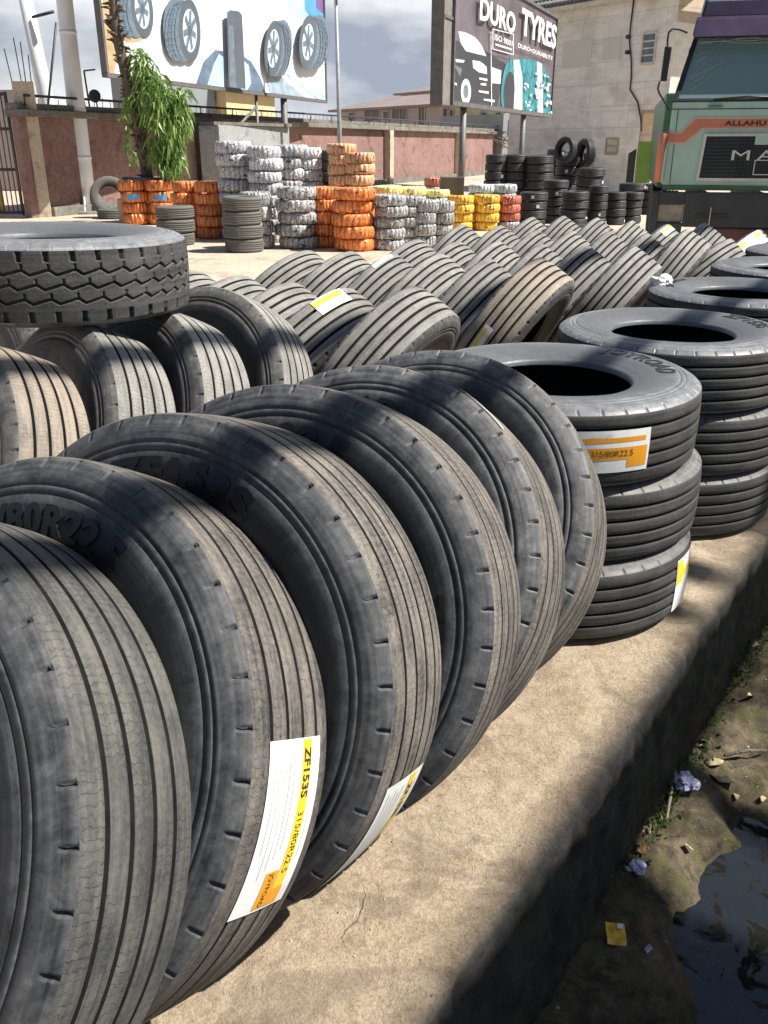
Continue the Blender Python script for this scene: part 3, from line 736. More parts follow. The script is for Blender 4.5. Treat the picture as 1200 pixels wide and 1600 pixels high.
for rn, pts in rows.items():
    for k, (x, y) in enumerate(pts):
        first = k == 0
        lam = LAMR+random.uniform(-2, 2)-(3 if first else 0); az = AZR+random.uniform(-3, 3)
        lb_ = f'grooved grey tyre, {words[k]} in the {rn} leaning row of the yard'
        if rn == 'nearest' and k == 0: lb_ = 'front grooved tyre, rightmost of the nearest leaning row in the yard'
        RT[(rn, k)] = row_tyre(x, y, lb_, f'truck tyres in the {rn} leaning row', lam, az, 'tread_tan' if (rn, k) == ('second', 0) else 'tread_dusty', MID if rn in ('nearest', 'second') else LO)
RT[('x', 0)] = row_tyre(3.55, 8.62, 'leaning grooved tyre with a big white label, at the right edge behind the flat stacks', 'truck tyres at the end of the leaning rows', 42, -35)
RT[('x', 1)] = row_tyre(2.95, 7.75, 'leaning grooved tyre standing just behind the fourth flat stack', 'truck tyres at the end of the leaning rows', 42, -35)

def top_scrap(o, a0, a1, s0, s1, mat, label, yellow=True):
    """paper label lying on the upper tread of a yard tyre (angle from its top); the tyre was spun, so find its top"""
    m_ = o.matrix_world.to_3x3().normalized(); zl = m_.transposed() @ Vector((0, 0, 1)); t0 = math.atan2(zl.y, zl.x)
    f = lambda a, s, h: Vector((cos(t0+a)*(crown(s)+h), sin(t0+a)*(crown(s)+h), s))
    p_ = patch('sticker', a0, a1, s0, s1, .003, mat, o, 10, 4, fn=f); p_['label'] = label
    if yellow: patch('printed_stripe', a0+(a1-a0)*.1, a1, s0+(s1-s0)*.1, s0+(s1-s0)*.45, .0042, 'yellow', p_, 10, 2, fn=f)
bpy.context.view_layer.update()
top_scrap(RT[('nearest', 1)], rad(0), rad(26), -.118, -.03, 'paper', 'white and yellow paper label')
top_scrap(RT[('second', 3)], rad(2), rad(28), -.118, -.09, 'paper', 'thin white paper strip', False)
top_scrap(RT[('fifth', 1)], rad(-10), rad(25), -.10, -.03, 'paper', 'white paper label')
top_scrap(RT[('x', 0)], rad(4), rad(46), -.118, .02, 'paper', 'big white label')
top_scrap(RT[('second', 0)], rad(70), rad(92), -.055, .0, 'paper', 'white and orange label')

# ================================================================== ADDED OVERHEAD FRAME, UNSEEN (throws the shade on the kerb)
M['steel'] = plain('painted_steel', (.3, .31, .32), .5, .2)
M['dark_steel'] = plain('dark_steel', (.05, .05, .055), .5, .4)
FR_H = 9.0
def up_from_shadow(q, r, h):
    """point at height h whose shadow on the ground falls at (q, r)"""
    p = qr(q, r); return Vector((p.x+SUN.x/SUN.z*h, p.y+SUN.y/SUN.z*h, h))
fr = empty('added_shade_frame', loc=tuple(qr(7.3, 7)))
tag(fr, 'added grey steel frame with boards, unseen, that shades the kerb and drain', 'frame')
def fr_part(name, mb, mat): 
    o = mb.build(name, mat); o.parent = fr; o.matrix_parent_inverse = Matrix.Translation(-fr.location); return o
def strip(q0, q1, r0, r1, h, wig=0.0, name='shade_board', mat='steel'):
    a = [up_from_shadow(q0+wig*sin(r*2.3), r, h) for r in (r0+(r1-r0)*i/14 for i in range(15))]
    b_ = [up_from_shadow(q1+wig*cos(r*1.7), r, h) for r in (r1+(r0-r1)*i/14 for i in range(15))]
    fr_part(name, MB().poly(a+b_, (0, 0, .05)), mat)
strip(-.015, .46, -6, 7.5, FR_H, .012)  # boards added and shaped only for the shade on kerb and drain
strip(.47, 2.6, -6, 2.62, FR_H-.3)
strip(-.55, -.06, 3.33, 3.52, FR_H-.1)
strip(-.30, -.06, 2.98, 3.12, FR_H-.1)
strip(-.25, -.06, 3.95, 5.2, FR_H-.1)
strip(.47, 1.3, 3.05, 3.25, FR_H-.3)
def pipe(p0, p1, h, r):
    s_ = Vector((SUN.x/SUN.z*h, SUN.y/SUN.z*h, h)); d = (Vector(p1)-Vector(p0)).normalized()
    a = Vector(p0)-d*4+s_; b_ = Vector(p1)+d*6+s_
    fr_part('pipe', MB().tube([a, b_], r, 10), 'dark_steel')
pipe((-1.13, 1.72, 0), (.82, 4.35, 0), 6.0, .065)  # unseen pipes, placed for the shadow bands across the tyres
pipe((-1.20, 3.75, 0), (.28, 5.75, 0), 6.0, .055)
for r in (-4, 3.8, 13.6):
    p = qr(9.2, r); fr_part('post', MB().tube([(p.x, p.y, -.02), (p.x, p.y, FR_H)], .09, 12), 'steel')
    a = up_from_shadow(-.5, r-5, FR_H+.12); fr_part('crossbar', MB().tube([(p.x, p.y, FR_H+.12), a], .06, 8), 'steel')

# ================================================================== DRAIN LITTER
def flat_scrap(name, loc, w, h, mat, label, cat, rot, curl=.01, nx=8):
    V = []; Fc = []
    for i in range(nx+1):
        for j in range(nx+1):
            x = (i/nx-.5)*w; y = (j/nx-.5)*h
            V.append((x, y, curl*(sin(x*60)+cos(y*45+1)+1.5*fbm(x*20, y*20, w*9, 3))))
    for i in range(nx):
        for j in range(nx):
            k = i*(nx+1)+j; Fc.append((k, k+nx+1, k+nx+2, k+1))
    me = bpy.data.meshes.new(name); me.from_pydata(V, [], Fc); me.update()
    o = link(name, me, [mat]); o.location = loc; o.rotation_euler = rot; tag(o, label, cat)
    s_ = o.modifiers.new('solid', 'SOLIDIFY'); s_.thickness = .0015
    return o
M['sachet'] = plain('sachet_foil', (.72, .42, .03), .35, var=.35, scale=40)
M['film'] = plain('pale_plastic_film', (.42, .42, .58), .3, var=.3, scale=30)
M['leaf_dry'] = plain('dry_leaf', (.42, .33, .17), .7, var=.4, scale=30)
M['moss'] = plain('moss', (.06, .09, .025), .95, var=.5, scale=60, bs=.8, bd=.02)
M['stone'] = plain('pale_stone', (.4, .37, .31), .9, var=.3, scale=40, bs=.5, bd=.01)
def bed_height(p):
    q, r = to_qr(p); return bed_z(q, r)[2]
def on_bed(u, v, dz=.01):
    z = -.65
    for _ in range(6): p = at(u, v, z); z = max(bed_height(p), -.70)
    return Vector((p.x, p.y, z+dz))
sc_ = flat_scrap('sachet', on_bed(961, 1470, .03), .058, .075, 'sachet', 'small crumpled yellow sachet lying in the dark drain', 'sachet', (.15, .1, -.12), .003)
q_ = MB().poly([(.004, .012, .012), (.02, .012, .012), (.02, .028, .012), (.004, .028, .012)]).build('printed_patch', 'paper', sc_)
crumple('plastic_film', on_bed(1071, 1232, .03), .042, 'film', 'crumpled pale purple plastic film against the drain wall, farther of the two', 'plastic film', 1.7, 4, .5)
crumple('plastic_film', on_bed(993, 1358, .015), .030, 'film', 'small crumpled purple white plastic film nearer the camera than the other', 'plastic film', 5.2, 4, .4)
def leaf_thing(u, v, L, rot, label, i):
    bm = MB(); pts = []
    for k in range(13):
        t = k/12; w = .5*L*.45*sin(pi*t)**.8; pts.append((t*L-L/2, w, .006*sin(t*5)+w*.25))
    pts2 = [(x, -y, z) for x, y, z in pts[::-1]][1:-1]
    bm.poly(pts+pts2)
    o = bm.build('dry_leaf', 'leaf_dry'); o.location = on_bed(u, v, .012); o.rotation_euler = (random.uniform(-.4, .4), random.uniform(-.4, .4), rot)
    tag(o, label, 'leaf', 'dry leaves in the drain'); return o
leaf_thing(1118, 1195, .075, .3, 'big curled dry leaf lying on the mud beyond the purple film', 0)
leaf_thing(1150, 1248, .06, 1.2, 'dry leaf at the edge of the black water', 1)
leaf_thing(1192, 1252, .05, .9, 'yellow brown leaf at the right edge by the water', 2)
leaf_thing(1172, 1090, .05, .5, 'thin pale leaf on the far sunny mud bank', 3)
leaf_thing(1100, 1160, .05, 2.2, 'small dry leaf against the foot of the drain wall', 4)
leaf_thing(1098, 1170, .04, .2, 'tiny dry leaf just below the one at the wall foot', 5)
leaf_thing(1160, 1052, .05, 1.9, 'dark dry leaf near the top of the sunny mud bank', 6)
# gravel, grit and moss tufts that nobody could count
def grit(name, mat, pts, smin, smax, label, cat, seed, flat=.6):
    bm = bmesh.new(); rr_ = random.Random(seed)
    for p in pts:
        s_ = rr_.uniform(smin, smax); ret = bmesh.ops.create_icosphere(bm, subdivisions=1, radius=s_)
        rot = Matrix.Rotation(rr_.uniform(0, 6), 3, Vector((rr_.random(), rr_.random(), rr_.random()+.1)).normalized())
        k = Vector((rr_.uniform(.7, 1.4), rr_.uniform(.6, 1.1), flat))
        for v in ret['verts']: v.co = (rot @ Vector((v.co.x*k.x, v.co.y*k.y, v.co.z*k.z)))*rr_.uniform(.85, 1.15)+p
    me = bpy.data.meshes.new(name); bm.to_mesh(me); bm.free()
    o = link(name, me, [mat]); tag(o, label, cat, None, 'stuff'); return o
R2 = random.Random(5)
pts = []
while len(pts) < 260:
    q = R2.uniform(.0, 1.3); r = R2.uniform(.6, 6.0); z = bed_z(q, r)[2]
    if z > -.698 and R2.random() < (.25 if r < 2.3 else 1): pts.append(qr(q, r, z+.001))
grit('drain_grit', 'stone', pts, .0015, .007, 'pale grit and small stones scattered over the drain mud', 'grit', 3)
pts = []
while len(pts) < 700:
    r = R2.uniform(2.2, 6.5); q = .03+abs(R2.gauss(0, .035)); z = max(bed_z(q, r)[2], -.7); zz = z+abs(R2.gauss(0, .05))
    pts.append(qr(.02 if zz > z+.02 else q, r, zz))
grit('moss_patch', 'moss', pts, .003, .009, 'dark green moss along the foot of the drain wall', 'moss', 4, .8)
pts = []
while len(pts) < 420:
    q = R2.uniform(-1.3, -.02); r = R2.uniform(.4, 6); pts.append(qr(q, r, yard_z(q, r)[2]+.001))
grit('slab_grit', 'stone', pts, .0012, .0045, 'sand grains and tiny stones on the kerb slab', 'grit', 8)

# ================================================================== PLANE HELPER: a vertical plane through P along angle ang; pixel -> (s, z) on it
class Plane:
    def __init__(self, P, ang):
        self.P = Vector((P[0], P[1], 0)); self.d = Vector((cos(ang), sin(ang), 0)); self.n = Vector((self.d.y, -self.d.x, 0))
        if self.n.dot(-self.P) < 0: self.n = -self.n           # faces the camera
        self.sg = 1 if self.d.cross(Vector((0, 0, 1))).dot(self.n) > 0 else -1
    def sz(self, u, v):
        a = at(u, v, dep=1.0)-Vector((0, 0, CAM_H)); c = self.P
        t = c.dot(self.n)/(a.dot(self.n)); Q = Vector((0, 0, CAM_H))+a*t
        return (Q-c).dot(self.d), Q.z
    def pt(self, s, z, off=0.0): return self.P+self.d*s+Vector((0, 0, z))+self.n*off
def clip_poly(poly, rect):
    s0, s1, z0, z1 = rect
    for ax, lim, sg in ((0, s0, 1), (0, s1, -1), (1, z0, 1), (1, z1, -1)):
        out = []
        for i in range(len(poly)):
            a, b_ = poly[i], poly[(i+1) % len(poly)]
            ia, ib = (a[ax]-lim)*sg >= 0, (b_[ax]-lim)*sg >= 0
            if ia: out.append(a)
            if ia != ib:
                t = (lim-a[ax])/(b_[ax]-a[ax]); out.append((a[0]+(b_[0]-a[0])*t, a[1]+(b_[1]-a[1])*t))
        poly = out
        if not poly: return []
    return poly
def child(o, parent):
    o.parent = parent; o.matrix_parent_inverse = Matrix.Translation(-parent.location); return o

# ================================================================== YARD WALL
WA = Vector((-8.51, 22.57, 0)); WB = Vector((.297, 43.14, 0)); WD = (WB-WA).normalized(); WN = Vector((WD.y, -WD.x, 0)); WL = (WB-WA).length
M['wall_red'] = concrete('painted_wall', (.17, .105, .09), (.27, .165, .145), (.33, .22, .195), .5, .25, False)
M['wall_cap'] = concrete('weathered_coping', (.10, .095, .08), (.19, .18, .155), (.32, .3, .26), 1, .6, False)
M['pier'] = concrete('pier_plaster', (.42, .34, .24), (.55, .46, .34), (.62, .53, .41), 1, .3, False)
M['gravelly'] = M['wall_cap']
def wbox(mb, k0, k1, n0, n1, z0, z1):
    c = []
    for z in (z0, z1):
        for nn in (n0, n1):
            for k in (k0, k1): c.append(WA+WD*k+WN*nn+Vector((0, 0, z)))
    mb._add(c, [(0, 2, 3, 1), (4, 5, 7, 6), (0, 1, 5, 4), (2, 6, 7, 3), (0, 4, 6, 2), (1, 3, 7, 5)]); return mb
wall = empty('boundary_wall', loc=tuple(WA)); tag(wall, 'long dull red yard wall with a grey coping and pale piers', 'wall')
child(wbox(MB(), -.2, WL*1.75, -.2, 0, -.05, 2.26).build('wall_face', 'wall_red'), wall)
child(wbox(MB(), -.25, WL*1.75, -.34, .22, 2.263, 2.42).build('coping', 'wall_cap', bevel=.02), wall)
child(wbox(MB(), -.25, WL*1.75, -.26, .05, 2.423, 2.56).build('coping', 'wall_cap', bevel=.02), wall)
m_ = MB(); z = Vector((0, 0, 1))
m_.tube([WA+WD*0+WN*.1+z*2.72, WA+WD*WL*1.75+WN*.1+z*2.72], .03, 8)
for k in range(0, 22): m_.tube([WA+WD*(k*1.8)+WN*.1+z*2.5, WA+WD*(k*1.8)+WN*.1+z*2.73], .018, 6)
child(m_.build('pipe_rail', 'dark_steel'), wall)
m_ = MB()
for k in range(0, 110):
    h = random.uniform(.1, .26); m_.tube([WA+WD*(k*.33)-WN*.1+z*2.55, WA+WD*(k*.33+random.uniform(-.05, .05))-WN*.1+z*(2.56+h)], .009, 4)
child(m_.build('wall_spikes', 'dark_steel'), wall)
for u in (288, 603, 712):
    s_, _ = Plane((WA.x, WA.y), math.atan2(WD.y, WD.x)).sz(u, 260)
    child(wbox(MB(), s_-.22, s_+.22, .003, .30, -.05, 2.26).build('pier', 'pier', bevel=.01), wall)
# ledge at the foot
child(wbox(MB(), .4, WL*1.75, .003, .18, -.05, .22).build('wall_footing', 'wall_cap'), wall)

# gate pillar and gate, far left
M['pillar'] = M['pier']
gp = at(52, 340); gdir = (WA-gp).normalized()
pil = empty('gate_pillar', loc=(gp.x+.10, gp.y+.3, 0)); tag(pil, 'pale plastered gate pillar with bare steel rods sticking out of its top', 'pillar')
child(MB().box(-.24, .24, -.24, .24, -.03, 3.02, Matrix.Translation(pil.location) @ Matrix.Rotation(rad(20), 4, 'Z')).build('shaft', 'pier', bevel=.01), pil)
for dx, dy, h in ((-.17, -.15, .7), (-.05, .1, .95), (.12, -.1, .85), (.16, .14, .6)):
    child(MB().tube([(pil.location.x+dx, pil.location.y+dy, 2.9), (pil.location.x+dx*1.3-.03, pil.location.y+dy, 3.0+h)], .012, 5).build('steel_rod', 'dark_steel'), pil)
M['gate_old'] = plain('old_gate_steel', (.12, .11, .09), .7, .3)
M['yellow_paint'] = plain('yellow_gate_paint', (.45, .33, .05), .7, var=.5, scale=4)
gt = empty('steel_gate', loc=(pil.location.x-.35, pil.location.y-.25, 0)); tag(gt, 'rusty steel bar gate with yellow paint, at the left edge', 'gate')
g0 = Vector(gt.location); gd = Vector((-1, -.15, 0)).normalized()
m_ = MB()
for z_ in (.12, 1.1, 2.0, 2.75): m_.tube([g0+Vector((0, 0, z_)), g0+gd*2.6+Vector((0, 0, z_))], .035, 8)
for x_ in (0, 2.6): m_.tube([g0+gd*x_+Vector((0, 0, .05)), g0+gd*x_+Vector((0, 0, 2.8))], .04, 8)
child(m_.build('gate_frame', 'gate_old'), gt)
m_ = MB()
for k in range(1, 24): m_.tube([g0+gd*(k*.108)+Vector((0, 0, .1)), g0+gd*(k*.108)+Vector((0, 0, 2.75))], .016, 6)
child(m_.build('gate_bars', 'gate_old'), gt)
child(MB().poly([g0+gd*.42+Vector((0, .03, .12)), g0+gd*2.5+Vector((0, .03, .12)), g0+gd*2.5+Vector((0, .03, 1.5)), g0+gd*.42+Vector((0, .03, 1.5))], (0, .01, 0)).build('sheet_panel', 'yellow_paint'), gt)

# ================================================================== POLES
M['white_pole'] = plain('white_pole_paint', (.80, .82, .81), .4, .1, var=.12, scale=2)
pb = at(137, 332)
pole = empty('monopole', loc=(pb.x, pb.y, 0)); tag(pole, 'thick white tapering steel pole with gusset plates, in front of the red wall', 'pole')
P0 = Vector((pb.x, pb.y, 0)); top = P0+Vector((.15, 0, 9.0))
rr_ = []
pp_ = []
for k in range(0, 10):
    t = k/9; pp_.append(P0+(top-P0)*t); rr_.append(.25-.10*t)
child(MB().tube(pp_, rr_, 20).build('shaft', 'white_pole'), pole)
for h in (1.35, 2.45, 4.2):
    c = P0+(top-P0)*(h/9); child(MB().tube([c-Vector((0, 0, .04)), c+Vector((0, 0, .04))], .25-.10*h/9+.016, 20).build('joint_ring', 'white_pole'), pole)
m_ = MB()
for k in range(8):
    a = k*pi/4+.2; d = Vector((cos(a), sin(a), 0)); w = Vector((-d.y, d.x, 0))*.015
    m_.poly([P0+d*.27-w+Vector((0, 0, .05)), P0+d*.55-w+Vector((0, 0, .05)), P0+d*.27-w+Vector((0, 0, .62))], w*2)
child(m_.build('gusset_plates', 'white_pole'), pole)
child(MB().tube([P0+Vector((0, 0, -.02)), P0+Vector((0, 0, .06))], .75, 24).build('base_plate', 'wall_cap'), pole)
# second, leaning one behind the wall with a stay
def pt_y(u, v, y):
    a = at(u, v, dep=1.0)-Vector((0, 0, CAM_H)); return Vector((0, 0, CAM_H))+a*(y/a.y)
a_, b_ = pt_y(76, 175, 27), pt_y(26, -70, 27); a_ = a_+(a_-b_).normalized()*2.0
p2 = empty('back_pole', loc=(a_.x, a_.y, 0)); tag(p2, 'leaning white pole behind the wall at the far left', 'pole')
a0_ = Vector((a_.x, a_.y, 0)); child(MB().tube([a0_, a_, a_+(b_-a_)*.45, b_], [.25, .25, .21, .16], 16).build('shaft', 'white_pole'), p2)
s0_, s1_ = pt_y(75, 165, 26.7), pt_y(88, 35, 26.7)
child(MB().tube([Vector((s0_.x, s0_.y, 2.4)), s0_, s1_], .035, 6).build('stay', 'dark_steel'), p2)
child(MB().tube([pt_y(50, 27, 26.8), pt_y(84, 18, 26.8)], .04, 6).build('stay', 'dark_steel'), p2)
tb = pt_y(531, 225, 30)
p3 = empty('lamp_pole', loc=(tb.x, tb.y, 0)); tag(p3, 'thin tall grey pole between the two billboards', 'pole')
tt_ = pt_y(523, -60, 30)
child(MB().tube([(tb.x, tb.y, 0), tb, tt_], [.075, .07, .05], 10).build('shaft', 'steel'), p3)
child(MB().tube([tt_, tt_+Vector((.6, -.1, .15))], .04, 8).build('lamp_arm', 'steel'), p3)
child(MB().box(-.25, .25, -.1, .1, -.05, .05, Matrix.Translation(tt_+Vector((.8, -.1, .15)))).build('lamp_head', 'steel', bevel=.03), p3)

# satellite dish on the wall
sd = pt_y(148, 150, 25.3); dish = empty('satellite_dish', loc=tuple(sd)); tag(dish, 'small dark satellite dish above the wall, left of the tree', 'satellite dish')
bm = bmesh.new(); bmesh.ops.create_uvsphere(bm, u_segments=20, v_segments=10, radius=.16)
for v in bm.verts: v.co.y *= .35
me = bpy.data.meshes.new('bowl'); bm.to_mesh(me); bm.free(); o = link('bowl', me, ['dark_steel'], dish)
MB().tube([(0, .05, 0), (.02, .1, -.45)], .02, 6).build('mast', 'dark_steel', dish)
dp = pt_y(140, 160, 25.5); an = empty('antenna_bracket', loc=tuple(dp)); tag(an, 'thin bent pipe bracket standing on the wall beside the dish', 'bracket')
MB().tube([(0, 0, -.5), (-.05, 0, .75)], .025, 6).build('mast', 'dark_steel', an)
MB().tube([(-.05, 0, .75), (.25, 0, .78)], .02, 6).build('arm', 'dark_steel', an)

# grey kiosk behind the silver stacks
kp = at(347, 330); KA = Vector((kp.x-.3, kp.y+8.0, 0))
k1 = pt_y(341, 192, 27.5); k2 = pt_y(452, 205, 30.5)
M['grey_paint'] = concrete('grey_panel', (.24, .26, .26), (.33, .35, .35), (.4, .41, .4), .8, .15, False)
ki = empty('grey_kiosk', loc=(k1.x, k1.y, 0)); tag(ki, 'plain grey cabin behind the tall silver tyre stacks', 'kiosk')
a, b_ = Vector((k1.x, k1.y, 0)), Vector((k2.x, k2.y, 0)); bk = Vector((WN.x, WN.y, 0))*-2.0
child(MB().poly([a, b_, b_+bk*.35, a+bk*.35], (0, 0, k1.z-.06)).build('body', 'grey_paint', bevel=.02), ki)
child(MB().poly([a+Vector((-.1, -.1, k1.z-.055)), b_+Vector((.1, -.1, k1.z-.055)), b_+bk*.35+Vector((0, .1, k1.z-.055)), a+bk*.35+Vector((0, .1, k1.z-.055))], (0, 0, .09)).build('roof', 'wall_cap'), ki)

# ================================================================== BILLBOARDS
M['frame_steel'] = plain('billboard_frame', (.16, .155, .15), .6, .3)
M['frame_back'] = plain('billboard_side', (.24, .22, .2), .6, .2)
def artmat(name, col, var=.12, scale=1.5, rough=.4):
    M[name] = plain(name, col, rough, var=var, scale=scale, bs=0); return name
artmat('ad_white', (.72, .78, .82), .10, .35); artmat('ad_dark', (.10, .12, .14)); artmat('ad_mid', (.15, .20, .24), .3, 6); artmat('ad_rim', (.62, .74, .8), .2, 8)
artmat('ad_blue', (.10, .36, .62), .3); artmat('ad_sky', (.45, .72, .82), .2); artmat('ad_purple', (.2, .1, .3)); artmat('ad_slate', (.14, .2, .28), .4, 3)
artmat('ad_road', (.34, .44, .50), .3, 4); artmat('ad_tan', (.5, .36, .2), .25, 5); artmat('ad_mauve', (.15, .125, .145), .35, 1.2); artmat('ad_teal', (.05, .26, .30), .6, 5)
artmat('ad_silver', (.7, .73, .75), .3, 6); artmat('ad_black', (.045, .048, .055), .2)
def billboard(P, ang, width, z0, z1, label, name='billboard'):
    pl = Plane(P, ang); bb = empty(name, loc=tuple(pl.pt(width/2, 0))); tag(bb, label, 'billboard')
    def slab(s0, s1, za, zb, o0, o1, nm, mat, **kw):
        c = [pl.pt(s0, za, o0), pl.pt(s1, za, o0), pl.pt(s1, zb, o0), pl.pt(s0, zb, o0)]
        return child(MB().poly(c, pl.n*(o1-o0)).build(nm, mat, **kw), bb)
    return pl, bb, slab
class Art:
    def __init__(self, pl, bb, rect, off): self.pl, self.bb, self.rect, self.off, self.k = pl, bb, rect, off, 0
    def poly_sz(self, pts, mat, nm='printed_shape'):
        pts = clip_poly(pts, self.rect)
        if len(pts) < 3: return
        self.k += 1; o = MB().poly([self.pl.pt(s, z, self.off+.0012*self.k) for s, z in pts]).build(nm, mat); o.parent = self.canvas
        return o
    def poly(self, px, mat, nm='printed_shape'): return self.poly_sz([self.pl.sz(u, v) for u, v in px], mat, nm)
    def ell(self, cu, cv, ru, rv, mat, tilt=0, nm='printed_wheel'):
        return self.poly([(cu+ru*cos(a)*cos(tilt)-rv*sin(a)*sin(tilt), cv+ru*cos(a)*sin(tilt)+rv*sin(a)*cos(tilt)) for a in (2*pi*i/28 for i in range(28))], mat, nm)
    def text(self, body, u0, v0, u1, v1, hpx, mat, nm='printed_text', serif=False, **kw):
        """baseline from (u0,v0) to (u1,v1), cap height hpx at its left end"""
        s0, z0 = self.pl.sz(u0, v0); s1, _ = self.pl.sz(u1, v1); _, zt = self.pl.sz(u0, v0-hpx)
        V, Fc = text_geo(body, 1.0, **kw); xs = [v[0] for v in V]; ys = [v[1] for v in V]
        w = max(xs)-min(xs); h = max(ys)
        self.k += 1
        vv = [tuple(self.pl.pt(s0+(x-min(xs))/w*(s1-s0), z0+y/h*(zt-z0), self.off+.0012*self.k)) for x, y in V]
        me = bpy.data.meshes.new(nm); me.from_pydata(vv, [], Fc); me.update(); o = link(nm, me, [mat]); o.parent = self.canvas; return o
# --- first billboard (white and blue tyre advertisement)
Pl, BB, slab = billboard((-6.30, 22.0), rad(72.5), 12.9, 2.95, 8, 'large white and blue billboard with pictures of car tyres, on posts')
sR = Pl.sz(510, 165)[0]; zb = 3.06; zt = 7.9
canvas = slab(.08, sR-.08, zb+.10, zt-.1, -.02, .0, 'canvas', 'ad_white')
def fix(art, cv): art.canvas = cv
A1 = Art(Pl, BB, (.09, sR-.09, zb+.11, zt-.11), .0); A1.canvas = canvas
slab(0, sR, zb, zb+.1, -.10, .05, 'frame_rail', 'frame_steel'); slab(0, sR, zt-.1, zt, -.10, .05, 'frame_rail', 'frame_steel')
slab(-.003, .08, zb+.102, zt-.102, -.10, .05, 'frame_rail', 'frame_steel'); slab(sR-.08, sR+.003, zb+.102, zt-.102, -.10, .05, 'frame_rail', 'frame_steel')
slab(.02, sR-.02, zb+.05, zt-.05, -.12, -.102, 'back_sheet', 'frame_back')
A1.poly([(160, -60), (184, -60), (184, 0), (190, 60), (178, 118), (160, 120)], 'ad_tan')
A1.poly([(184, 40), (235, 55), (215, 66), (196, 68)], 'ad_tan')
A1.poly([(445, -90), (506, -90), (508, 55), (480, 40), (462, 20), (448, 5)], 'ad_sky')
A1.poly([(470, -90), (506, -90), (508, 48), (490, 36), (476, 15)], 'ad_blue'); A1.poly([(484, -90), (506, -90), (507, 24), (494, 12)], 'ad_purple')
A1.poly([(305, 134), (318, 96), (336, 78), (348, 80), (350, 140)], 'ad_slate'); A1.poly([(322, 138), (334, 100), (342, 84), (349, 90), (350, 140)], 'ad_sky')
A1.poly([(371, 82), (392, 96), (406, 120), (416, 150), (374, 142)], 'ad_slate'); A1.poly([(373, 88), (388, 102), (392, 130), (384, 144), (375, 142)], 'ad_sky')
A1.poly([(415, 118), (450, 116), (508, 150), (512, 170), (425, 158)], 'ad_road'); A1.poly([(436, 118), (446, 118), (500, 160), (488, 162)], 'ad_white')
A1.poly([(452, 122), (458, 120), (508, 154), (508, 162)], 'ad_sky')
def ad_tyre(cu, cv, ru, rv, w, side, tilt=0):
    """tread ellipse beside sidewall ellipse, rim and spokes; side -1: tread on the left"""
    A1.ell(cu+side*w, cv-1, ru*1.15, rv, 'ad_mid', tilt, 'printed_tread'); A1.ell(cu+side*w*.55, cv, ru*1.15, rv*1.0, 'ad_mid', tilt, 'printed_tread')
    A1.ell(cu, cv, ru, rv, 'ad_dark', tilt); A1.ell(cu, cv, ru*.64, rv*.68, 'ad_rim', tilt, 'printed_rim')
    for k in range(7):
        a = 2*pi*k/7+.3; p_, q_ = cos(a), sin(a); w_ = .16
        A1.poly([(cu+ru*.12*cos(a-1.2), cv+rv*.12*sin(a-1.2)), (cu+ru*.60*cos(a-w_), cv+rv*.64*sin(a-w_)), (cu+ru*.60*cos(a+w_), cv+rv*.64*sin(a+w_)), (cu+ru*.12*cos(a+1.2), cv+rv*.12*sin(a+1.2))], 'ad_mid', 'printed_rim')
    A1.ell(cu, cv, ru*.16, rv*.16, 'ad_dark', 0, 'printed_rim')
    for j in range(4):
        off_ = side*(ru*(.95+.12*j)+w*.22*j)
        pts_ = [(cu+off_*(1-.25*abs(sin(t))) if 0 else cu+side*ru*cos(t)*1.1+side*w*(.25+.24*j), cv+rv*sin(t)*.93) for t in (pi*i/14-pi/2 for i in range(15))]
        A1.poly(pts_+[(x_+1.0, y_) for x_, y_ in pts_[::-1]], 'ad_dark' if j % 2 == 0 else 'ad_slate', 'printed_tread')
        for i in range(1, 14, 1):
            x_, y_ = pts_[i]; A1.poly([(x_+side*.5, y_), (x_+side*w*.20, y_-2.2), (x_+side*w*.20, y_-1.2), (x_+side*.5, y_+1.0)], 'ad_slate', 'printed_tread') if j < 3 else None
ad_tyre(221, 14, 17, 46, 24, -1, -.12); ad_tyre(292, 48, 17, 50, 22, -1, -.05)
A1.poly([(347, 20), (352, 16), (366, 18), (371, 24), (377, 142), (350, 138)], 'ad_dark', 'printed_tread')
A1.poly([(350, 40), (357, 40), (362, 138), (352, 137)], 'ad_mid', 'printed_tread')
ad_tyre(420, 76, 14, 44, 13, 1, .06); ad_tyre(472, 66, 14, 42, 16, 1, .06)
def bb_post(pl, bb, u, vtop, z1, r=.09):
    s_, _ = pl.sz(u, vtop); p = pl.pt(s_, 0, -.12)
    child(MB().tube([(p.x, p.y, -.03), (p.x, p.y, z1)], r, 10).build('post', 'frame_steel'), bb); return p
bb_post(Pl, BB, 449, 170, zb+.02, .11); bb_post(Pl, BB, 250, 140, zb+.02, .11)
p = bb_post(Pl, BB, 406, 160, zb+.02, .05)
s_, _ = Pl.sz(406, 160); child(MB().tube([Pl.pt(s_, 2.75, -.12), Pl.pt(s_-1.5, 2.1, -.12)], .05, 6).build('brace', 'frame_steel'), BB)
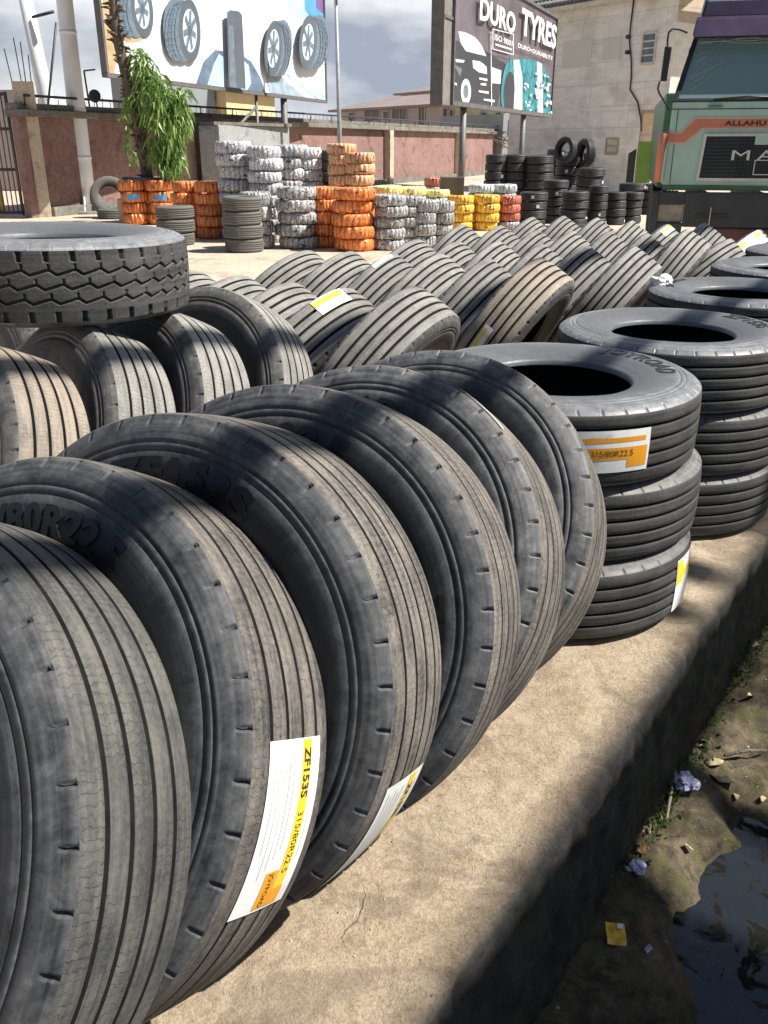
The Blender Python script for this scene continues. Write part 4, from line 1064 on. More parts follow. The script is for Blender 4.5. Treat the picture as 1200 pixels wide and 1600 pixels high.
# --- second billboard
Pl2, BB2, slab2 = billboard((1.36, 22.0), rad(67.5), 10, 2.6, 5.5, 'dark billboard reading DURO TYRES, with a car and a teal tyre')
sR2 = Pl2.sz(860, 183)[0]; zb2 = Pl2.sz(696, 162)[1]-.02; zt2 = Pl2.sz(867, 24)[1]
canvas2 = slab2(.62, sR2-.07, zb2+.10, zt2-.08, -.02, 0, 'canvas', 'ad_mauve')
A2 = Art(Pl2, BB2, (.63, sR2-.08, zb2+.11, zt2-.09), .0); A2.canvas = canvas2
slab2(.55, sR2, zb2, zb2+.1, -.3, .05, 'frame_rail', 'frame_steel'); slab2(.55, sR2, zt2-.08, zt2, -.3, .05, 'frame_rail', 'frame_steel')
slab2(.547, .62, zb2+.102, zt2-.082, -.3, .05, 'frame_rail', 'frame_steel'); slab2(sR2-.07, sR2+.003, zb2+.102, zt2-.082, -.3, .05, 'frame_rail', 'frame_steel')
slab2(.55, sR2, zb2+.05, zt2-.05, -.35, -.302, 'back_sheet', 'frame_back')
slab2(-.05, .54, zb2, zt2, -.3, -.02, 'side_box', 'frame_back'); slab2(-.08, -.053, zb2-.02, zt2, -.3, .0, 'frame_rail', 'frame_steel')
slab2(-.05, .54, Pl2.sz(700, 26)[1]-.03, Pl2.sz(700, 26)[1]+.03, -.015, .01, 'frame_rail', 'frame_steel')
A2.poly([(705, 60), (760, 80), (790, 100), (775, 175), (700, 170)], 'ad_black')                    # car body
A2.poly([(716, 49), (726, 50), (742, 58), (752, 70), (760, 88), (744, 84), (728, 80), (720, 68)], 'ad_silver')
A2.poly([(738, 94), (750, 96), (760, 104), (761, 116), (748, 113), (739, 106)], 'ad_silver'); A2.poly([(766, 104), (783, 110), (782, 131), (767, 130)], 'ad_silver')
A2.poly([(711, 92), (726, 94), (724, 98), (712, 97)], 'ad_silver'); A2.poly([(708, 100), (722, 108), (718, 120)], 'ad_mid')
A2.ell(727.5, 143, 8, 20, 'ad_silver', 0, 'printed_rim'); A2.ell(727.5, 143, 4, 11, 'ad_mid', 0, 'printed_rim')
for (a, b_, c_, d_) in ((748, 121, 761, 125), (750, 130, 759, 132), (747, 141, 763, 145), (755, 154, 772, 158), (706, 128, 713, 132)):
    A2.poly([(a, b_), (c_, d_-2), (c_, d_+2), (a, b_+3)], 'ad_silver')
A2.poly([(765.5, 50), (766.5, 50), (768, 165), (766.5, 165)], 'ad_silver')
# teal tyre standing at the lower right of the sheet
A2.poly([(800, 92), (822, 92), (842, 96), (852, 108), (858, 130), (860, 185), (792, 176)], 'ad_teal', 'printed_tread')
A2.poly([(838, 96), (846, 100), (848, 182), (840, 181)], 'ad_silver', 'printed_tread')
A2.ell(798, 148, 16, 55, 'ad_teal', 0, 'printed_tread'); A2.ell(796, 150, 10, 38, 'ad_black')
A2.poly([(801, 94), (810, 93), (815, 120), (815, 178), (801, 176), (803, 140)], 'ad_silver', 'printed_tread')
RR = random.Random(2)
for k in range(60):
    u = RR.uniform(816, 858); v = RR.uniform(112, 178); w = RR.uniform(1.5, 4.5); A2.poly([(u, v), (u+w, v+1), (u+w, v+RR.uniform(3, 8)), (u, v+4)], 'ad_silver' if v > 128 or RR.random() < .3 else 'ad_teal', 'printed_tread')
A2.text('DURO', 744, 29, 800, 47, 36, 'white', bold=.03); A2.text('TYRES', 809, 52, 864, 70, 42, 'white', bold=.03)
for (u0, v0, u1, v1) in ((764, 45, 797, 53), (764, 76, 797, 85)): A2.poly([(u0, v0), (u1, v1), (u1, v1+1.2), (u0, v0+1.2)], 'white')
for (u0, v0, v1) in ((764, 45, 77), (796.4, 53, 86)): A2.poly([(u0, v0), (u0+.9, v0), (u0+.9, v1), (u0, v1)], 'white')
A2.text('ISO 9001', 767, 62, 795, 70, 9, 'white', bold=.01); A2.poly([(768, 68), (794, 76), (794, 79), (768, 71)], 'ad_silver')
A2.text('DURO=DURABILITY', 804, 74, 859, 87, 7, 'white', bold=.01)
for u in (731, 824): bb_post(Pl2, BB2, u, 180, zb2+.02, .085)

# ================================================================== STONE BUILDING, RIGHT
def stone_wall_mat(name, a, b_, sx=1.3, sz=.75, mortar=(.34, .31, .27)):
    m, n, l, b = newmat(name)
    v = objcoord(n, l, (1, 1, 1), False, 'UV')
    br = n.new('ShaderNodeTexBrick'); br.inputs['Scale'].default_value = 1.0; br.inputs['Brick Width'].default_value = sx; br.inputs['Row Height'].default_value = sz
    br.inputs['Mortar Size'].default_value = .02; br.inputs['Color1'].default_value = (*a, 1); br.inputs['Color2'].default_value = (*b_, 1); br.inputs['Mortar'].default_value = (*mortar, 1)
    l.new(v, br.inputs['Vector'])
    ns = noise(n, l, objcoord(n, l, (1, 4, 1), False, 'UV'), 1.3, 8, .65, .5)
    r = ramp(n, [(.3, .80), (.7, 1.05)]); l.new(ns, r.inputs[0])
    col = mixc(n, l, 1.0, br.outputs['Color'], r.outputs[0], 'MULTIPLY')
    r2 = ramp(n, [(.5, 0.0), (.62, 1.0)]); l.new(noise(n, l, v, .8, 4), r2.inputs[0])
    col = mixc(n, l, mathn(n, l, 'MULTIPLY', r2.outputs[0], .3), col, (.3, .25, .16))
    l.new(col, b.inputs['Base Color']); b.inputs['Roughness'].default_value = .9; b.inputs['Specular IOR Level'].default_value = .2
    bump(n, l, ns, b, .3, .02); return m
M['stone_wall'] = stone_wall_mat('stone_cladding', (.86, .83, .76), (.80, .77, .71), mortar=(.70, .67, .60))
M['cream_wall'] = stone_wall_mat('cream_render', (.8, .77, .66), (.78, .75, .64), 4, 3, (.75, .72, .62))
M['tan_wall'] = stone_wall_mat('tan_render', (.58, .49, .38), (.54, .46, .36), 3, 2, (.44, .38, .3))
M['roof_tile'] = plain('dark_roof_tiles', (.13, .125, .13), .6, var=.3, scale=5)
M['glass'] = plain('window_glass', (.10, .14, .2), .12, var=.4, scale=3, bs=0, spec=.8)
M['sill_cream'] = plain('cream_frame', (.62, .56, .42), .7)
def wall_quad(mb_name, p, q, z0, z1, mat, parent, thick=.12):
    """upright wall slab from p to q, UV in metres"""
    p, q = Vector((p[0], p[1], 0)), Vector((q[0], q[1], 0)); L = (q-p).length; d = (q-p)/L; nrm = Vector((d.y, -d.x, 0))
    if nrm.dot(p) > 0: nrm = -nrm
    back = -nrm*thick
    V = [p+Vector((0, 0, z0)), q+Vector((0, 0, z0)), q+Vector((0, 0, z1)), p+Vector((0, 0, z1))]; V += [v+back for v in V]
    Fc = [(0, 1, 2, 3), (5, 4, 7, 6), (4, 0, 3, 7), (1, 5, 6, 2), (3, 2, 6, 7), (4, 5, 1, 0)]
    me = bpy.data.meshes.new(mb_name); me.from_pydata([tuple(v) for v in V], [], Fc); me.update()
    uvl = me.uv_layers.new(name='UVMap'); uvc = [(0, z0), (L, z0), (L, z1), (0, z1), (thick, z0), (L+thick, z0), (L+thick, z1), (thick, z1)]
    for lp in me.loops: uvl.data[lp.index].uv = uvc[lp.vertex_index]
    o = link(mb_name, me, [mat]); return child(o, parent), d, nrm
def window_on(parent, p, d, nrm, s0, s1, z0, z1, rows=2, cols=1, frame='sill_cream', glass='glass', fw=.06):
    P = Vector((p[0], p[1], 0))
    def q(s, z, o): return P+d*s+Vector((0, 0, z))+nrm*o
    fo = MB()
    def bar(a0, a1, b0, b1, o0, o1): fo.poly([q(a0, b0, o0), q(a1, b0, o0), q(a1, b1, o0), q(a0, b1, o0)], nrm*(o1-o0))
    bar(s0-fw, s0, z0-fw, z1+fw, .002, .06); bar(s1, s1+fw, z0-fw, z1+fw, .002, .06); bar(s0, s1, z1, z1+fw, .002, .058); bar(s0-.02, s1+.02, z0-fw*1.6, z0, .002, .09)
    for k in range(1, rows): zz = z0+(z1-z0)*k/rows; bar(s0, s1, zz-fw*.4, zz+fw*.4, .02, .05)
    for k in range(1, cols): ss = s0+(s1-s0)*k/cols; bar(ss-fw*.35, ss+fw*.35, z0, z1, .018, .048)
    w = child(fo.build('window', frame), parent)
    g = MB().poly([q(s0, z0, .004), q(s1, z0, .004), q(s1, z1, .004), q(s0, z1, .004)], nrm*.008).build('pane', glass); g.parent = w
    return w
c1 = pt_y(1042, 100, 34); c0 = pt_y(800, 100, 40.6); c2 = pt_y(1000, 200, 34.7)
bd = (Vector((c1.x, c1.y, 0))-Vector((c0.x, c0.y, 0))).normalized(); bn = Vector((bd.y, -bd.x, 0))
if bn.dot(c1) > 0: bn = -bn
bang = math.atan2(bd.y, bd.x); PB = Plane((c0.x, c0.y), bang)
Bd = empty('stone_building', loc=(c1.x, c1.y, 0)); tag(Bd, 'pale stone clad building with dark tiled roof, between the dark billboard and the lorry', 'building')
s_c1, zr = PB.sz(1042, 170); _, z_over = PB.sz(1000, 172); s_c2, _ = PB.sz(1000, 200); _, z_roof = PB.sz(866, 23)
side_d = Vector((-bn.x, -bn.y, 0))                      # away from the camera
P_ = lambda s: (PB.pt(s, 0).x, PB.pt(s, 0).y)
ztop = z_roof+.1
wall_quad('wall', P_(0), P_(s_c2), -.05, z_over, 'stone_wall', Bd)
wall_quad('wall', P_(0), P_(s_c1), z_over+.003, ztop, 'stone_wall', Bd)
e1 = PB.pt(s_c1, 0)+side_d*.003+bd*.002; sd_dir = side_d.normalized(); e2 = e1+sd_dir*9
wall_quad('wall', (e1.x, e1.y), (e2.x, e2.y), z_over+.003, ztop-.9, 'cream_wall', Bd)
wall_quad('wall', (e1.x, e1.y), (e2.x, e2.y), ztop-.897, ztop, 'tan_wall', Bd)
f1 = PB.pt(s_c2, 0)+side_d*.003; f2 = f1+sd_dir*9
wall_quad('wall', (f1.x, f1.y), (f2.x, f2.y), -.05, z_over, 'tan_wall', Bd)
child(MB().poly([PB.pt(s_c2, z_over-.12, .0), PB.pt(s_c1+.05, z_over-.12, .0), PB.pt(s_c1+.05, z_over-.12, 0)+sd_dir*9, PB.pt(s_c2, z_over-.12, 0)+sd_dir*9], (0, 0, .118)).build('balcony_slab', 'tan_wall'), Bd)
# roof: tiled slope with battens
ro = MB(); ea = PB.pt(-.6, ztop-.02, .55); eb = PB.pt(s_c1+.75, ztop-.02, .55); up_ = -PB.n*3.2+Vector((0, 0, 1.9))
ro.poly([ea, eb, eb+up_, ea+up_], (0, 0, .10))
nrows, ncols = 8, 46
for i in range(nrows):
    for j in range(ncols):
        a = ea+(eb-ea)*((j+.5)/ncols)+up_*(i/nrows)+Vector((0, 0, .13)); ro.tube([a, a+up_*(.95/nrows)+Vector((0, 0, -.02))], .085, 6)
child(ro.build('roof', 'roof_tile'), Bd)
child(MB().poly([PB.pt(-.6, ztop-.10, .6), PB.pt(s_c1+.75, ztop-.10, .6), PB.pt(s_c1+.75, ztop+.05, .6), PB.pt(-.6, ztop+.05, .6)], PB.n*-.05).build('fascia', 'sill_cream'), Bd)
g1 = PB.pt(s_c1+.4, 0, .3)
child(MB().poly([g1+Vector((0, 0, ztop+.02)), g1+sd_dir*9+Vector((0, 0, ztop+.02)), g1+sd_dir*9+Vector((0, 0, ztop+.25)), g1+Vector((0, 0, ztop+.25))], bd*.9).build('eave', 'tan_wall'), Bd)
# window with two lights, wall pipe, grille panel
a, b_ = PB.sz(1003, 98), PB.sz(1026, 52); window_on(Bd, P_(0), bd, bn, a[0], b_[0], a[1], b_[1], 4)
a, b_ = PB.sz(948, 238), PB.sz(966, 218); window_on(Bd, P_(0), bd, bn, a[0], b_[0], a[1], b_[1], 2, 1, 'tan_wall', 'sill_cream')
for (u0, v0, u1, v1) in ((878, 108, 926, 60), (940, 95, 972, 58), (875, 235, 925, 205)):
    a, b_ = PB.sz(u0, v0), PB.sz(u1, v1)
    child(MB().poly([PB.pt(a[0], a[1], .002), PB.pt(b_[0], a[1], .002), PB.pt(b_[0], b_[1], .002), PB.pt(a[0], b_[1], .002)], PB.n*.02).build('recessed_panel', 'stone_wall'), Bd)
cable = [(992, 0), (987, 40), (985, 62), (988, 95), (988, 120), (986, 140), (998, 160), (1003, 185), (1004, 205)]
child(MB().tube([PB.pt(*PB.sz(u, v), .06) for u, v in cable], .028, 6).build('wall_cable', 'dark_steel'), Bd)
for u, v in ((984, 58), (983, 82)):
    a = PB.sz(u, v); child(MB().tube([PB.pt(*a, .0), PB.pt(*a, .16)], .07, 8).build('insulator', 'dark_steel'), Bd)

# ================================================================== FAR BUILDINGS BEYOND THE WALL
M['far_wall'] = plain('far_wall_paint', (.40, .345, .335), .85, var=.1, scale=.5)
M['far_roof'] = plain('far_roof_brown', (.24, .19, .18), .8, var=.15, scale=.6)
M['far_dark'] = plain('far_opening', (.10, .095, .10), .4, var=.2)
M['far_yellow'] = plain('far_yellow_paint', (.62, .50, .27), .8, var=.1, scale=.6)
M['far_grey'] = plain('far_grey_paint', (.24, .27, .28), .8, var=.1, scale=.6)
def far_building(name, label, u0, u1, y0, y1, vtop0, depth, z_eave_u, mat, wins, roof=True, parent_kind='building'):
    a = pt_y(u0, vtop0, y0); b2 = pt_y(u1, vtop0, y1)
    P = (a.x, a.y); ang = math.atan2(b2.y-a.y, b2.x-a.x); pl = Plane(P, ang); L = (Vector((b2.x, b2.y))-Vector(P)).length
    o = empty(name, loc=(a.x, a.y, 0)); tag(o, label, 'building')
    zt = a.z
    child(MB().poly([pl.pt(0, -.05), pl.pt(L, -.05), pl.pt(L, zt), pl.pt(0, zt)], -pl.n*depth).build('wall', mat), o)
    if roof:
        m_ = MB(); q0, q1 = pl.pt(-.5, zt, .6), pl.pt(L+.5, zt, .6); r0, r1 = pl.pt(L*.12, zt+1.0, -depth/2), pl.pt(L*.88, zt+1.0, -depth/2); t0, t1 = pl.pt(-.5, zt, -depth-.6), pl.pt(L+.5, zt, -depth-.6)
        v = [m_.bm.verts.new(x+Vector((0, 0, .05))) for x in (q0, q1, r1, r0, t0, t1)]
        for f in ((0, 1, 2, 3), (5, 4, 3, 2), (4, 0, 3), (1, 5, 2)): m_.bm.faces.new([v[i] for i in f])
        child(m_.build('roof', 'far_roof'), o)
        child(MB().poly([pl.pt(-.5, zt-.12, .6), pl.pt(L+.5, zt-.12, .6), pl.pt(L+.5, zt+.05, .6), pl.pt(-.5, zt+.05, .6)], -pl.n*(depth+1.2)).build('eave', 'far_roof'), o)
    for (w0, v0, w1, v1, gl) in wins:
        s0, za = pl.sz(w0, v1); s1, zb_ = pl.sz(w1, v0)
        window_on(o, P, pl.d, pl.n, s0, s1, za, zb_, 1, 2 if (w1-w0) > 8 else 1, 'far_wall', gl, .1)
    return o, pl
far_building('long_house', 'long brownish two storey house beyond the wall, between the two billboards', 527, 700, 78, 66, 173, 8, 0, 'far_wall',
             [(546, 176, 554, 190, 'far_dark'), (571, 172, 593, 189, 'far_dark'), (600, 174, 608, 188, 'far_dark'), (614, 170, 636, 187, 'far_dark'), (655, 168, 664, 196, 'far_dark')])
far_building('upper_house', 'pale upper house with small square windows rising above the long brownish house', 626, 760, 100, 88, 147, 8, 0, 'far_wall',
             [(632, 151, 637, 158, 'far_dark'), (646, 150, 651, 158, 'far_dark'), (660, 148, 665, 156, 'far_dark'), (675, 146, 680, 154, 'far_dark')])
far_building('yellow_house', 'yellowish house seen under the dark billboard', 690, 790, 66, 64, 166, 6, 0, 'far_yellow',
             [(693, 170, 699, 190, 'far_dark'), (703, 172, 708, 196, 'far_dark'), (752, 176, 760, 184, 'far_dark'), (775, 176, 783, 190, 'far_dark')], False)
far_building('grey_house', 'grey green building corner seen behind the right post of the dark billboard', 787, 850, 58, 60, 178, 6, 0, 'far_grey', [(796, 190, 806, 205, 'far_dark')], False)
far_building('low_yellow_house', 'low yellow house showing under the big blue and white billboard', 262, 352, 50, 49, 136, 6, 0, 'far_yellow', [(330, 150, 337, 158, 'far_dark')], True)
far_building('brick_house', 'small brown building just right of the gate pillar, behind the wall', 36, 56, 36, 37, 140, 4, 0, 'far_wall', [], False)
far_building('plain_house', 'pale plain house behind the tree', 172, 205, 46, 45, 120, 5, 0, 'far_grey', [], False)

# dry branches on top of the wall by the grey building
M['bark'] = plain('bark', (.13, .10, .075), .9, var=.4, scale=14, bs=.8, bd=.02)
br = empty('brushwood', loc=tuple(pt_y(810, 225, 50))); tag(br, 'tangle of dry brown branches on the wall beside the stone building', 'brushwood')
m_ = MB(); r_ = random.Random(9)
for k in range(60):
    a = pt_y(r_.uniform(772, 842), r_.uniform(208, 236), r_.uniform(47, 50)); d = Vector((r_.uniform(-1, 1), r_.uniform(-.3, .3), r_.uniform(-.3, .7)))*r_.uniform(.4, 1.1)
    m_.tube([a, a+d*.5+Vector((0, 0, .08)), a+d], [.03, .02, .008], 5)
child(m_.build('branches', 'bark'), br)

# ================================================================== TREE WITH HANGING LEAVES
M['leaf'] = None
m, n, l, b = newmat('hanging_leaf'); M['leaf'] = m
v_ = objcoord(n, l, (1, 1, 1), False)
r_ = ramp(n, [(.34, (.06, .12, .03)), (.5, (.17, .30, .06)), (.64, (.42, .50, .20))]); l.new(mathn(n, l, 'ADD', mathn(n, l, 'MULTIPLY', noise(n, l, v_, 3.0, 3, .6), .5), mathn(n, l, 'MULTIPLY', noise(n, l, v_, 22, 2, .6), .5)), r_.inputs[0])
l.new(r_.outputs[0], b.inputs['Base Color']); b.inputs['Roughness'].default_value = .45
b.inputs['Transmission Weight'].default_value = 0.0; b.inputs['Subsurface Weight'].default_value = 0.0
tr = n.new('ShaderNodeBsdfTranslucent'); l.new(r_.outputs[0], tr.inputs['Color']); ms = n.new('ShaderNodeMixShader'); ms.inputs[0].default_value = .3
outn = [x for x in n if x.type == 'OUTPUT_MATERIAL'][0]; l.new(b.outputs[0], ms.inputs[1]); l.new(tr.outputs[0], ms.inputs[2]); l.new(ms.outputs[0], outn.inputs['Surface'])
TY = 21.1
tpx = [(232, 272), (226, 250), (218, 215), (212, 180), (204, 150), (196, 115), (186, 70), (180, 40), (177, 10), (172, -40)]
tp3 = [pt_y(u, v, TY-.03*i) for i, (u, v) in enumerate(tpx)]
tree = empty('tree', loc=(tp3[0].x, tp3[0].y, 0)); tag(tree, 'slim leaning tree with hanging strap leaves, rising from a round planter', 'tree')
tp3 = [Vector((tp3[0].x, tp3[0].y, .75))]+tp3[1:]
rs = [.14, .13, .12, .11, .12, .11, .11, .10, .09, .07]
tm_ = MB().tube(tp3, rs, 12)
RQ = random.Random(3)
for k in range(170):                                    # stubs of old leaf bases that make the trunk shaggy
    i = RQ.randint(0, len(tp3)-2); t = RQ.random(); c = tp3[i]*(1-t)+tp3[i+1]*t; a = RQ.uniform(0, 2*pi); d = Vector((cos(a), sin(a), RQ.uniform(-.6, .9)))
    tm_.tube([c+d*.10, c+d*RQ.uniform(.17, .26)], [.035, .012], 5)
child(tm_.build('trunk', 'bark'), tree)
lm = MB()
for (i0, u, v) in ((4, 222, 100), (4, 245, 140), (3, 262, 150), (3, 280, 172), (2, 262, 200), (2, 275, 225), (3, 212, 190), (5, 214, 92)):
    a = tp3[i0]; b_ = pt_y(u, v, TY-.4); lm.tube([a, a*.5+b_*.5+Vector((0, 0, .22)), b_], [.05, .03, .012], 6)
child(lm.build('branches', 'bark'), tree)
def leaves(parent, blobs, seed, name='crown'):
    V = []; Fc = []; r = random.Random(seed)
    for (c, rx, ry, rz, n_, down, Ls) in blobs:
        for _ in range(n_):
            while True:
                p = Vector((r.uniform(-1, 1), r.uniform(-1, 1), r.uniform(-1, 1)))
                if .25 < p.length < 1: break
            p = Vector((p.x*rx, p.y*ry, p.z*rz))+c
            a = r.uniform(0, 2*pi); d = Vector((cos(a)*.55, sin(a)*.55, -down+r.uniform(-.35, .35))).normalized(); L = Ls*r.uniform(.6, 1.3); w = L*r.uniform(.06, .12)
            sd_ = d.cross(Vector((r.uniform(-1, 1), r.uniform(-1, 1), .3))).normalized()*w
            k = len(V); q = p+d*L*.5+Vector((0, 0, .03)); e = p+d*L+Vector((0, 0, -L*.18))
            V += [tuple(p), tuple(q+sd_), tuple(e), tuple(q-sd_)]; Fc.append((k, k+1, k+2, k+3))
    me = bpy.data.meshes.new(name); me.from_pydata(V, [], Fc); me.update()
    return child(link(name, me, ['leaf']), parent)
def PT(u, v, dy=0): return pt_y(u, v, TY+dy)
leaves(tree, [(PT(218, 92, -.2), .16, .2, .28, 90, .4, .24), (PT(226, 112, -.25), .28, .3, .30, 190, .5, .28), (PT(238, 135, -.3), .36, .4, .35, 260, .6, .3),
              (PT(220, 155, -.2), .30, .35, .35, 150, .6, .30), (PT(248, 165, -.4), .34, .4, .42, 330, .8, .3), (PT(272, 168, -.3), .32, .35, .40, 260, .7, .28),
              (PT(284, 190, -.3), .18, .25, .40, 150, .9, .26), (PT(262, 200, -.4), .30, .4, .42, 340, .9, .30), (PT(252, 232, -.4), .28, .35, .42, 330, .9, .28),
              (PT(272, 238, -.4), .20, .3, .40, 200, .9, .26), (PT(262, 262, -.5), .20, .25, .18, 120, .9, .22), (PT(204, 175, .2), .2, .25, .4, 60, .7, .26),
              (PT(205, 225, .3), .16, .22, .45, 50, .8, .24), (PT(285, 150, -.2), .14, .2, .2, 60, .4, .26)], 21)
pc = PT(225, 268, 0)
plt_ = empty('planter', loc=(pc.x, pc.y, 0)); tag(plt_, 'old round concrete planter holding the leaning tree, on a masonry plinth', 'planter')
child(MB().tube([(pc.x, pc.y, .55), (pc.x, pc.y, .6), (pc.x, pc.y, .95), (pc.x, pc.y, .98), (pc.x, pc.y, .80)], [.30, .42, .52, .50, .44], 22).build('bowl', 'wall_cap'), plt_)
child(MB().box(pc.x-.55, pc.x+.55, pc.y-.5, pc.y+.6, -.03, .54).build('plinth', 'tan_wall', bevel=.02), plt_)

# ================================================================== STACKS OF WRAPPED AND LOOSE TYRES
def car_tyre_mesh(name, wrapped, seed, n=96):
    """unit outer radius .5, half width hw; ring with hole"""
    hw = .17
    if wrapped:
        prof = [(-.10, .27), (-hw*.9, .30), (-hw, .38), (-hw*.92, .46), (-hw*.6, .493), (0, .50), (hw*.6, .493), (hw*.92, .46), (hw, .38), (hw*.9, .30), (.10, .27), (0, .26), (-.10, .27)]
        rr_ = np.random.default_rng(seed)
        per = 4
        def disp(th, rr, ss):
            i = np.arange(len(th)); ph = (i % per)/per
            amp = np.interp(np.linspace(0, 1, len(th)), np.linspace(0, 1, 9), rr_.uniform(.4, 1.3, 9))
            d = -.010*np.where(ph == 0, 1, 0)*amp+.004*rr_.normal(size=len(th)); d[-1] = d[0]
            w = 1-.05*np.where(ph == 0, 1, 0)
            lump = .018*np.sin(th*3+seed)+.014*np.sin(th*7+seed*2)+.010*np.sin(th*13+seed)
            return rr+(d+lump*.5)[:, None]*(rr > .3), ss*(w+lump)[:, None]
        return revolve(name, prof, n, disp)
    prof = [(-.12, .29), (-.145, .31), (-hw, .37), (-hw*.98, .43), (-hw*.86, .475), (-.125, .492), (-.085, .498), (-.083, .488), (-.073, .488), (-.071, .499), (-.028, .5), (-.026, .489), (-.016, .489), (-.014, .5),
            (.014, .5), (.016, .489), (.026, .489), (.028, .5), (.071, .499), (.073, .488), (.083, .488), (.085, .498), (.125, .492), (hw*.86, .475), (hw*.98, .43), (hw, .37), (.145, .31), (.12, .29), (.10, .30), (.11, .40), (0, .46), (-.11, .40), (-.10, .30), (-.12, .29)]
    return revolve(name, prof, 64)
WRAP = [car_tyre_mesh('wrapped_tyre', True, k) for k in range(3)]
BARE = car_tyre_mesh('car_tyre', False, 0)
_cv = {}
def car_tyre(loc, D, H, mat, label, group, rot=None, nm=None, mtx=None):
    wrapped = mat.startswith('wrap')
    src = WRAP[random.randint(0, 2)] if wrapped else BARE
    key = (src.name, mat)
    if key not in _cv: c = src.copy(); c.materials.append(M[mat]); _cv[key] = c
    nm = nm or ('wrapped_tyre' if wrapped else 'car_tyre')
    o = link(nm, _cv[key])
    if mtx is None:
        o.location = loc; o.rotation_euler = (random.uniform(-.02, .02), random.uniform(-.02, .02), rot if rot is not None else random.uniform(0, 6))
    else: o.matrix_world = mtx
    o.scale = (D, D, H/.34)
    tag(o, label, 'tyre', group); return o
cnt = ['bottom', 'second', 'third', 'fourth', 'fifth', 'sixth', 'seventh', 'eighth', 'ninth', 'tenth']
def car_stack(u, vb, wpx, vtop, n, mats, desc, group, y=None, jit=.05, what='tyre'):
    """stack whose base is at pixel (u, vb) on the ground, wpx wide, top at row vtop"""
    p = at(u, vb) if y is None else Vector((pt_y(u, 300, y).x, y, 0))
    dep = p.y*cp+CAM_H*sp; D = wpx*dep/F_PX; p = p+Vector((0, D*.5, 0)) if y is None else p
    zt_ = pt_y(u, vtop, p.y-D*.2).z; H = zt_/n
    for k in range(n):
        mt = mats[k] if isinstance(mats, (list, tuple)) else mats
        pos = cnt[k] if k < n-1 else 'top'
        car_tyre(p+Vector((random.uniform(-jit, jit)*D, random.uniform(-jit, jit)*D, H*(k+.5))), D, H*1.0, mt, f'{pos} {what} of the {desc}', group)
G_ = 'stacked car tyres'
car_stack(270, 385, 60, 322, 3, 'grey_tyre', 'low bare grey stack before the orange bales', 'bare grey tyres in the yard', jit=.02)
car_stack(378, 396, 61, 307, 4, 'grey_tyre', 'tall bare grey stack before the silver stacks', 'bare grey tyres in the yard', jit=.015)
for u, vb, w, vt, n_, mt, de in (
    (208, 352, 44, 281, 4, 'wrap_orange', 'leftmost orange wrapped stack beside the planter'),
    (250, 352, 44, 281, 4, 'wrap_orange', 'second orange wrapped stack from the left'),
    (290, 372, 42, 283, 5, 'wrap_orange', 'orange wrapped stack left of the bare grey tower'),
    (329, 374, 44, 283, 5, 'wrap_orange', 'orange wrapped stack hidden partly by the grey tower')):
    car_stack(u, vb, w, vt, n_, mt, de, 'orange wrapped tyres at the left')
for u, vb, w, vt, n_, mt, de in (
    (372, 377, 56, 220, 8, ['wrap_silver']*5+['wrap_white']*3, 'tall silver stack behind the grey tower'),
    (418, 380, 52, 228, 8, ['wrap_silver']*5+['wrap_white']*3, 'tall silver stack in the middle of the silver group'),
    (463, 390, 65, 292, 5, ['wrap_silver']*5, 'front silver stack left of the orange pair'),
    (455, 372, 54, 226, 8, ['wrap_silver']*5+['wrap_white']*3, 'tall white topped stack behind the front silver stack'),
    (483, 371, 44, 230, 8, ['wrap_silver']*5+['wrap_white']*3, 'rightmost tall white topped stack'),
    (400, 390, 50, 300, 4, ['wrap_silver']*4, 'low silver stack just right of the grey tower')):
    car_stack(u, vb, w, vt, n_, mt, de, 'silver wrapped tyres')
for u, vb, w, vt, n_, mt, de in (
    (510, 388, 44, 292, 5, 'wrap_orange', 'left stack of the front orange pair'),
    (552, 394, 66, 293, 5, 'wrap_orange', 'right stack of the front orange pair'),
    (537, 372, 46, 224, 9, ['wrap_orange']*5+['wrap_pale']*4, 'tallest pale orange stack behind the front orange pair'),
    (562, 374, 46, 238, 8, ['wrap_orange']*4+['wrap_pale']*4, 'pale orange stack behind and right of the tallest one')):
    car_stack(u, vb, w, vt, n_, mt, de, 'orange wrapped tyres in the middle')
car_stack(511, 366, 30, 235, 8, 'black_tyre', 'narrow black stack between silver and pale orange stacks', 'black tyres beside the pale orange stacks')
for u, vb, w, vt, n_, mt, de in (
    (609, 392, 52, 304, 5, ['wrap_silver']*5, 'silver stack right of the front orange pair'),
    (636, 388, 46, 306, 5, ['wrap_silver']*5, 'second silver stack right of the front orange pair'),
    (664, 388, 40, 312, 4, ['wrap_silver']*4, 'third silver stack right of the front orange pair'),
    (690, 386, 38, 314, 4, ['wrap_silver']*4, 'fourth silver stack, before the yellow stacks'),
    (606, 366, 46, 290, 5, ['wrap_silver']*4+['wrap_lemon'], 'first lemon topped stack behind the silver ones'),
    (645, 364, 46, 292, 5, ['wrap_silver']*4+['wrap_lemon'], 'second lemon topped stack behind the silver ones'),
    (680, 362, 42, 296, 5, ['wrap_silver']*4+['wrap_lemon'], 'third lemon topped stack behind the silver ones')):
    car_stack(u, vb, w, vt, n_, mt, de, 'silver and lemon wrapped tyres')
